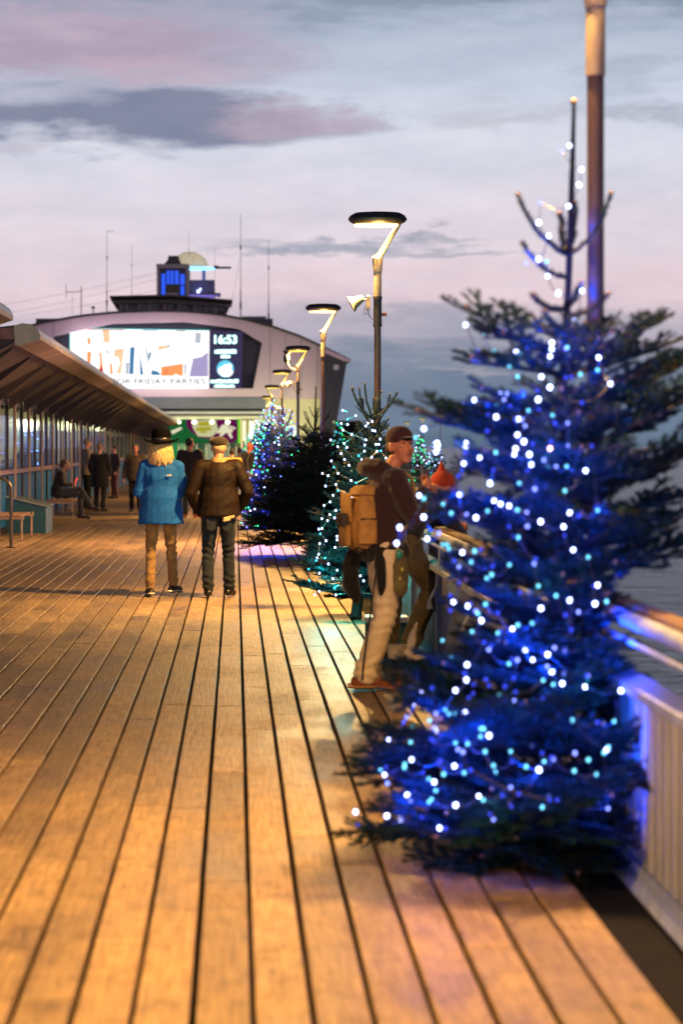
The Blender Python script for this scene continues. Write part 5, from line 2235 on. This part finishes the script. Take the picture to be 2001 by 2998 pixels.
# --- angler with backpack
HOOD = fabric('maroon_hoodie', (.030, .011, .013), .9, .2, .002, 150, .3)
BEIGE = fabric('beige_trousers', (.68, .56, .38), .85, .12, .001, 100, .1, 5)
RUST = mat('rust_suede', (.20, .05, .015), .75, 0, .25, 20)
GUM = mat('gum_sole', (.40, .22, .10), .6, 0, .1, 20)
aX, aY = .93, 15.86
RZ = R(-78)
am, AV, ahm = person('person in maroon cap and hooded top with tan backpack, looking back over one shoulder', (aX, aY, 0), RZ, 1.76,
                     dict(ankR=(.07, -.10, .085), toeR=(.08, .12, .04), kneeR=(.09, .03, .49), hipR=(.09, .05, .90), ankL=(-.09, -.06, .085), toeL=(-.09, .16, .04), kneeL=(-.09, .08, .49), hipL=(-.09, .06, .90),
                          pel=(0, .055, .95), waist=(0, .05, 1.08), chest=(0, .055, 1.28), neck=(0, .085, 1.43), head=(.01, .155, 1.585), yaw=-70, pitch=-6,
                          shR=(.17, .08, 1.375), shL=(-.17, .08, 1.375), elR=(.21, .19, 1.10), wrR=(.10, .285, 1.285), elL=(-.22, .20, 1.12), wrL=(-.06, .34, 1.27),
                          hdR=(-.35, .35, .6), hnR=(.3, .5, -.1), hdL=(.5, .2, .3), hnL=(0, .7, .7), cuff=1.45, curl=.75),
                     HOOD, BEIGE, RUST, mat('dark_brown_hair', (.015, .009, .007), .7, 0, .2, 50), skin=mat('skin_warm', (.50, .19, .11), .5, 0, .1, 30), voxel=.009, fine=True, legw=1.15, topw=.96, hem=.93,
                     sleeve=1.12, shoe_sole=GUM, foldamp=.008, hair_style='fringe_back', seed=12.3)
# cap, in the head frame
CAPM = fabric('maroon_cap', (.045, .012, .020), .85)
mb = MB()
H0 = AV['head']


def hw(p):
    return H0 + ahm @ Vector(p)


mb.ell(hw((0, -.008, .060)), (.086, .104, .078), 20, 12, rot=ahm)
me = remesh(mb, .008, 2)
me.materials.append(CAPM)
capo = link('cap', me, am)
mb = MB()
rg = []
for (yy, hwid, zz) in [(.075, .072, .050), (.11, .068, .052), (.155, .056, .046), (.185, .034, .040)]:
    ring = []
    for j in range(12):
        a = 6.2832 * j / 12
        xx = hwid * math.cos(a)
        ring.append(hw((xx, yy, zz + .004 * math.sin(a) - .10 * xx * xx / .07)))
    rg.append(ring)
mb.rings(rg)
mb.build('visor', fabric('cap_visor', (.010, .008, .012), .7), capo, True)
# hood lying on the back
mb = MB()
mb.ell((0, -.03, 1.435), (.135, .105, .062), 18, 10, rot=Matrix.Rotation(R(-12), 3, 'X'))
mb.tube([(-.10, .07, 1.43), (-.115, -.02, 1.465), (0, -.075, 1.475), (.115, -.02, 1.465), (.10, .07, 1.43)], [.03, .04, .042, .04, .03], 12, round_ends=True)
me = remesh(mb, .009, 2, wrinkle(.006, 9, 16, 3))
me.materials.append(HOOD)
link('hood', me, am)
# shirt tied round the waist
mb = MB()
mb.lathe([(.165, .84), (.195, .87), (.20, .93), (.175, .96)], 20, c=(0, .05, 0), sy=.86)
mb.tube([(-.12, -.10, .92), (-.15, -.14, .80), (-.14, -.13, .66), (-.12, -.11, .58)], [.05, .065, .06, .03], 10, round_ends=True)
mb.tube([(.14, -.02, .92), (.18, -.03, .82), (.185, -.02, .72), (.18, -.02, .64)], [.04, .042, .036, .02], 10, round_ends=True)
me = remesh(mb, .010, 2, wrinkle(.009, 9, 6, 8))
me.materials.append(BLK)
link('tied_jacket', me, am)
# strap hanging down the leg
mb = MB()
mb.tube([(.17, -.05, .80), (.165, -.09, .5), (.15, -.13, .2), (.15, -.14, .08)], .006, 6)
mb.build('hanging_cord', BLK, am)

# backpack: a thing of its own, on the back
CANV = mat('tan_canvas', (.40, .20, .045), .8, 0, .15, 16, .002, 160)
STRAP = mat('strap_webbing', (.36, .23, .08), .8, 0, .1, 40)
LEA = mat('dark_leather_trim', (.03, .016, .010), .6, 0, .2, 20)
bp = thing('backpack', 'tan canvas backpack with dark buckles worn by the angler', 'backpack', (aX, aY, 0), RZ)
bp.rotation_euler = (0, 0, RZ)
bp.location = (aX + .055, aY + .02, .07)
bp.scale = (.93, .90, .94)
mb = MB()


def rr_ring(z, w, d0, d1, x0=0.0):
    """rounded rectangle section"""
    out = []
    for j in range(20):
        a = 6.2832 * j / 20
        ca, sa = math.cos(a), math.sin(a)
        k = (abs(ca) ** 3.2 + abs(sa) ** 3.2) ** (-1 / 3.2)
        out.append((x0 + w * ca * k, (d0 + d1) / 2 + (d1 - d0) / 2 * sa * k, z))
    return out


mb.rings([rr_ring(.90, .10, -.235, -.09), rr_ring(.915, .135, -.265, -.075), rr_ring(1.0, .150, -.285, -.070), rr_ring(1.12, .150, -.285, -.068), rr_ring(1.22, .140, -.265, -.066), rr_ring(1.29, .125, -.235, -.066), rr_ring(1.32, .10, -.20, -.075)])
me = remesh(mb, .009, 3, wrinkle(.007, 8, 9, 5))
me.materials.append(CANV)
link('bag_body', me, bp)
mb = MB()
mb.rings([rr_ring(1.285, .145, -.262, -.062), rr_ring(1.33, .140, -.245, -.062), rr_ring(1.352, .115, -.215, -.075)])
mb.box(-.135, .135, -.302, -.285, 1.09, 1.30, bev=.008)
me = remesh(mb, .008, 2, wrinkle(.004, 8, 9, 6))
me.materials.append(CANV)
link('flap', me, bp)
mb = MB()
mb.rings([rr_ring(.93, .105, -.325, -.27), rr_ring(.95, .115, -.335, -.27), rr_ring(1.06, .115, -.335, -.27), rr_ring(1.08, .105, -.325, -.27)])
me = remesh(mb, .008, 2, wrinkle(.004, 8, 9, 2))
me.materials.append(CANV)
link('front_pocket', me, bp)
mb = MB()
mb.rings([[(p[1] * .0 + .150 + (p[0]) * .28, -.175 + p[0] * .55, p[2]) for p in rr_ring(z, w, -.03, .03)] for z, w in [(.95, .10), (.97, .12), (1.09, .12), (1.11, .10)]])
mb2 = MB()
mb2.rings([[(.165 + .03 * math.sin(6.2832 * j / 12), -.18 + .075 * math.cos(6.2832 * j / 12), z) for j in range(12)] for z in (.95, 1.0, 1.10, 1.12)])
me = remesh(mb2, .008, 2)
me.materials.append(CANV)
link('side_pocket', me, bp)
mb = MB()
mb.box(.178, .188, -.235, -.12, 1.112, 1.128, bev=.003)
mb.box(-.08, .08, -.345, -.337, 1.072, 1.088, bev=.003)
mb.build('pocket_edge', LEA, bp)
for xx in (-.07, .07):
    mb = MB()
    mb.box(xx - .012, xx + .012, -.345, -.300, 1.06, 1.16, bev=.003)
    mb.box(xx - .016, xx + .016, -.350, -.342, 1.085, 1.11, bev=.003)
    mb.build('buckle', LEA, bp)
mb = MB()
mb.tube([(-.03, -.12, 1.34), (-.02, -.13, 1.375), (.02, -.13, 1.375), (.03, -.12, 1.34)], .009, 8)
mb.build('grab_handle', LEA, bp, True)
for s in (-1, 1):
    for off in (0, .028):
        mb = MB()
        mb.tube([(s * (.075 + off), -.09, 1.30), (s * (.095 + off), -.04, 1.40), (s * (.10 + off), .02, 1.455), (s * (.105 + off), .09, 1.455), (s * (.11 + off), .165, 1.40), (s * (.115 + off), .185, 1.28),
                 (s * (.13 + off), .15, 1.10), (s * (.155 + off), .03, 1.0), (s * (.14), -.09, .96)], .008, 8)
        mb.build('shoulder_strap', STRAP, bp, True)
mb = MB()
mb.ell((.10, -.22, .905), (.035, .04, .03), 10, 6)
mb.build('corner_patch', LEA, bp, True)
# pouch and keys on the hip
pc = thing('belt_pouch', 'olive pouch with a red and teal key fob hanging at the hip of the angler', 'pouch', (aX, aY, 0), RZ)
mb = MB()
mb.rings([[(.215 + .026 * math.sin(6.2832 * j / 12), .10 + w * math.cos(6.2832 * j / 12), z) for j in range(12)] for z, w in [(.62, .02), (.65, .045), (.74, .055), (.83, .05), (.89, .03), (.92, .012)]])
me = remesh(mb, .008, 2, wrinkle(.004, 12, 12, 1))
me.materials.append(fabric('olive_pouch', (.10, .085, .03), .7, .3))
link('pouch', me, pc)
for nm, p, r, c in [('fob', (.245, .08, .90), .022, (.02, .25, .22)), ('tag', (.235, .07, .97), .010, (.7, .03, .02)), ('key', (.25, .10, .80), .010, (.5, .45, .05)), ('key', (.25, .085, .74), .010, (.45, .42, .08)), ('clip', (.235, .075, .935), .009, (.5, .42, .3))]:
    mb = MB()
    mb.ell(p, (r * .6, r, r * 1.5), 10, 6)
    mb.build(nm, mat('fob_%d' % int(c[0] * 1000), c, .4), pc, True)
mb = MB()
mb.tube([(.225, .07, .86), (.23, .07, 1.0)], .004, 5)
mb.build('lanyard', STRAP, pc)
# bait held in the hand
mb = MB()
mb.ell((.035, .335, 1.335), (.02, .02, .016), 10, 6)
hb = mb.build('bait', mat('red_bait', (.45, .02, .03), .4), None, True, label='small red lump of bait pinched in the hand of the angler', category='bait')
hb.location = (aX, aY, 0)
hb.rotation_euler = (0, 0, RZ)

# --- second angler, leaning on the rail behind the big fir
s2, SV, shm = person('second angler in olive trousers and orange knitted hat bending over the railing', (1.20, 17.9, 0), R(-62), 1.70,
                     dict(pel=(0, .0, .93), waist=(0, .06, 1.04), chest=(0, .20, 1.18), neck=(0, .32, 1.25), head=(0, .42, 1.33), pitch=-20, shL=(-.18, .27, 1.24), shR=(.18, .27, 1.24),
                          elL=(-.22, .40, 1.05), elR=(.24, .36, 1.03), wrL=(-.12, .55, 1.03), wrR=(.16, .52, .90), kneeR=(.16, .20, .56), ankR=(.12, .02, .10), toeR=(.13, .20, .04)),
                     fabric('dark_coat', (.02, .018, .02)), fabric('olive_trousers', (.11, .085, .035)), SHOEB, None, skin=SKINR, legw=1.2, hem=.90, seed=3)
mb = MB()
h = SV['head']
mb.ell(tuple(h + Vector((0, -.01, .045))), (.092, .105, .085), 16, 10)
mb.tube([h + Vector((0, -.02, .11)), h + Vector((0, -.02, .16)), h + Vector((0, -.02, .19))], [.04, .02, .012], 10, round_ends=True)
me = remesh(mb, .009, 2)
me.materials.append(fabric('orange_knit', (.40, .045, .015), .85, .15, .004, 90))
link('knitted_hat', me, s2)
# tackle on the boards
tk = thing('tackle_tray', 'dark tackle tray with a pale tub and folded white cloth beside the angler\'s shoes', 'tackle tray', (1.14, 17.3, 0))
mb = MB()
mb.rings([[(-.10, 0, 0), (.30, 0, 0), (.30, .3, 0), (-.10, .3, 0)], [(-.13, -.02, .06), (.33, -.02, .06), (.33, .32, .06), (-.13, .32, .06)]])
mb.build('tray', M['gutter'], tk)
mb = MB()
mb.lathe([(.06, .07), (.075, .16), (.08, .165), (.07, .17)], 14, c=(.02, .12, 0))
mb.build('tub', mat('pale_tub', (.6, .55, .45), .5), tk, True)
mb = MB()
mb.tube([(.10, .1, .08), (.14, .12, .22), (.17, .1, .33)], [.05, .035, .015], 8, round_ends=True)
mb.tube([(.16, .05, .08), (.26, .06, .10)], [.03, .015], 8, round_ends=True)
me = remesh(mb, .009, 2, wrinkle(.01, 12, 12, 1))
me.materials.append(mat('white_cloth', (.7, .62, .5), .8))
link('cloth', me, tk)
bk = thing('cool_box', 'small dark cool box with a bluish-white lid near the railing behind the angler\'s legs', 'cool box', (1.17, 18.6, 0))
mb = MB()
mb.box(-.16, .16, 0, .24, 0, .24, bev=.015)
mb.build('box', M['teal'], bk)
mb = MB()
mb.box(-.17, .17, -.01, .25, .24, .285, bev=.01)
mb.build('lid', mat('lid_white', (.65, .7, .75), .4), bk)
mb = MB()
mb.tube([(-.05, .12, .285), (-.02, .12, .36), (.06, .12, .33)], .03, 8, round_ends=True)
mb.build('bag_on_lid', mat('white_cloth', (.7, .62, .5), .8), bk, True)

# --- seated man with phone
DK = fabric('dark_jacket', (.016, .014, .016), .7)
GREYJ = fabric('grey_jeans', (.05, .055, .06), .8, .25)
sX, sY = -3.86, 52.6
person('seated person in dark jacket looking at a red-glowing phone on the slatted bench', (sX, sY, 0), R(-90), 1.75,
       dict(pel=(0, 0, .56), waist=(0, -.01, .69), chest=(0, .06, .90), neck=(0, .11, 1.05), head=(0, .165, 1.185), pitch=-18, shL=(-.18, .07, 1.0), shR=(.18, .07, 1.0), hipL=(-.09, .02, .54), hipR=(.09, .02, .54),
            kneeR=(.06, .50, .66), ankR=(.0, .72, .28), toeR=(.0, .88, .24), kneeL=(-.08, .48, .53), ankL=(-.07, .50, .09), toeL=(-.07, .68, .035),
            elL=(-.20, .14, .76), elR=(.20, .12, .76), wrL=(-.05, .30, .76), wrR=(.06, .30, .75)),
       DK, GREYJ, SHOEB, mat('light_brown_hair', (.10, .05, .025), .7), seed=5, hem=.50, foldamp=.008)
mb = MB()
mb.box(-.035, .035, -.006, .006, -.07, .07, bev=.003)
ph_ = mb.build('phone', emi('phone_red', (1.0, .05, .03), 2.5), None, False, label='phone with a bright red glow in the hands of the seated person', category='phone')
ph_.location = (sX + .40, sY, .84)
ph_.rotation_euler = (R(-20), 0, R(-90))

# --- the group by the shelter
GH = mat('grey_hair', (.16, .14, .13), .7, 0, .2, 50)
BH = mat('black_hair', (.012, .010, .009), .7, 0, .2, 50)
person('standing person with grey hair, dark body warmer and pale sleeves, behind the bench sitter', (PX(255, 60.5), 60.5, 0), R(-70), 1.80,
       dict(elR=(.22, .03, 1.12), wrR=(.16, .17, .95), wrL=(-.2, .15, .95)), fabric('pale_sleeve', (.26, .21, .16)), BLK, SHOEB, GH, voxel=.015, seed=21)
_t = bpy.data.objects[-1] if False else None
person('standing person in long black coat with light hair, right of the bench sitter', (PX(292, 58.5), 58.5, 0), R(-25), 1.68,
       dict(elR=(.27, .02, 1.12), wrR=(.22, .12, .92)), BLK, BLK, SHOEB, mat('sandy_hair', (.22, .13, .07), .7, 0, .2, 50), voxel=.015, topw=1.22, hem=.62, seed=22)
person('dim figure in dark red trousers standing deepest under the shelter canopy', (PX(335, 73), 73, 0), R(120), 1.62,
       dict(), fabric('dim_coat', (.03, .022, .03)), fabric('dark_red', (.08, .02, .03)), SHOEB, BH, voxel=.016, seed=23)
person('person in an open olive jacket walking towards the camera left of the blue jacket', (PX(397, 58.5), 58.5, 0), R(175), 1.64,
       dict(ankL=(-.12, .10, .085), toeL=(-.13, .27, .035), kneeL=(-.1, .12, .5), elL=(-.28, -.05, 1.13), wrL=(-.30, .05, .88), elR=(.28, -.05, 1.13), wrR=(.30, .03, .88), face=True), fabric('olive_jacket', (.06, .042, .022)), BLK, SHOEB, GH,
       skin=SKINR, voxel=.014, topw=1.1, hem=.80, sleeve=1.2, seed=24)
person('person in a bulky black hooded coat seen from behind between the walking couple', (PX(557, 53.5), 53.5, 0), R(-8), 1.78,
       dict(ankL=(-.10, -.08, .085), toeL=(-.11, .08, .04), ankR=(.10, .1, .085), toeR=(.11, .27, .04), yaw=-35), fabric('black_parka', (.014, .012, .013), .8), fabric('dark_green_trousers', (.03, .05, .03)),
       mat('orange_shoe', (.6, .16, .05), .6), BH, skin=SKINR, voxel=.014, topw=1.38, hem=.78, sleeve=1.55, seed=25)
person('person in a mustard yellow coat half hidden behind the flat-capped walker', (PX(680, 58), 58, 0), R(0), 1.55,
       dict(), fabric('yellow_coat', (.60, .33, .06), .8), BLK, SHOEB, BH, voxel=.015, topw=1.25, sleeve=1.2, seed=26)
person('small person in a pale green hooded coat right of the flat-capped walker', (PX(702, 66), 66, 0), R(0), 1.56,
       dict(), fabric('pale_green', (.40, .48, .30), .8), BLK, SHOEB, mat('auburn_hair', (.12, .035, .02), .7), voxel=.016, topw=1.2, sleeve=1.3, seed=27)
person('black-clad person with an orange-lit bald head at the left edge of the blue-lit fir', (PX(731, 60), 60, 0), R(-50), 1.70,
       dict(), fabric('black_parka', (.014, .012, .013), .8), BLK, SHOEB, None, skin=mat('skin_orange', (.60, .15, .06), .5), voxel=.014, topw=1.15, sleeve=1.3, seed=28)  # orange light on the head is put into the skin colour
person('person mostly hidden by the blue-lit fir, only the orange-lit face showing', (PX(771, 68), 68, 0), R(150), 1.60,
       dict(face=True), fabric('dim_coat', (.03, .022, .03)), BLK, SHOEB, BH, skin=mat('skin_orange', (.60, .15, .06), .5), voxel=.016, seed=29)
# body warmer over the first standing figure and the carried bags
bg = thing('shoulder_bag', 'grey rounded bag at the side of the black-clad person by the blue-lit fir', 'bag', (PX(738, 59.6), 59.6, 0))
mb = MB()
mb.ell((0, 0, .83), (.13, .08, .14), 14, 10)
mb.tube([(-.08, 0, .93), (-.12, 0, 1.25), (-.04, 0, 1.42)], .012, 6)
mb.build('bag', fabric('grey_bag', (.12, .11, .10)), bg, True)
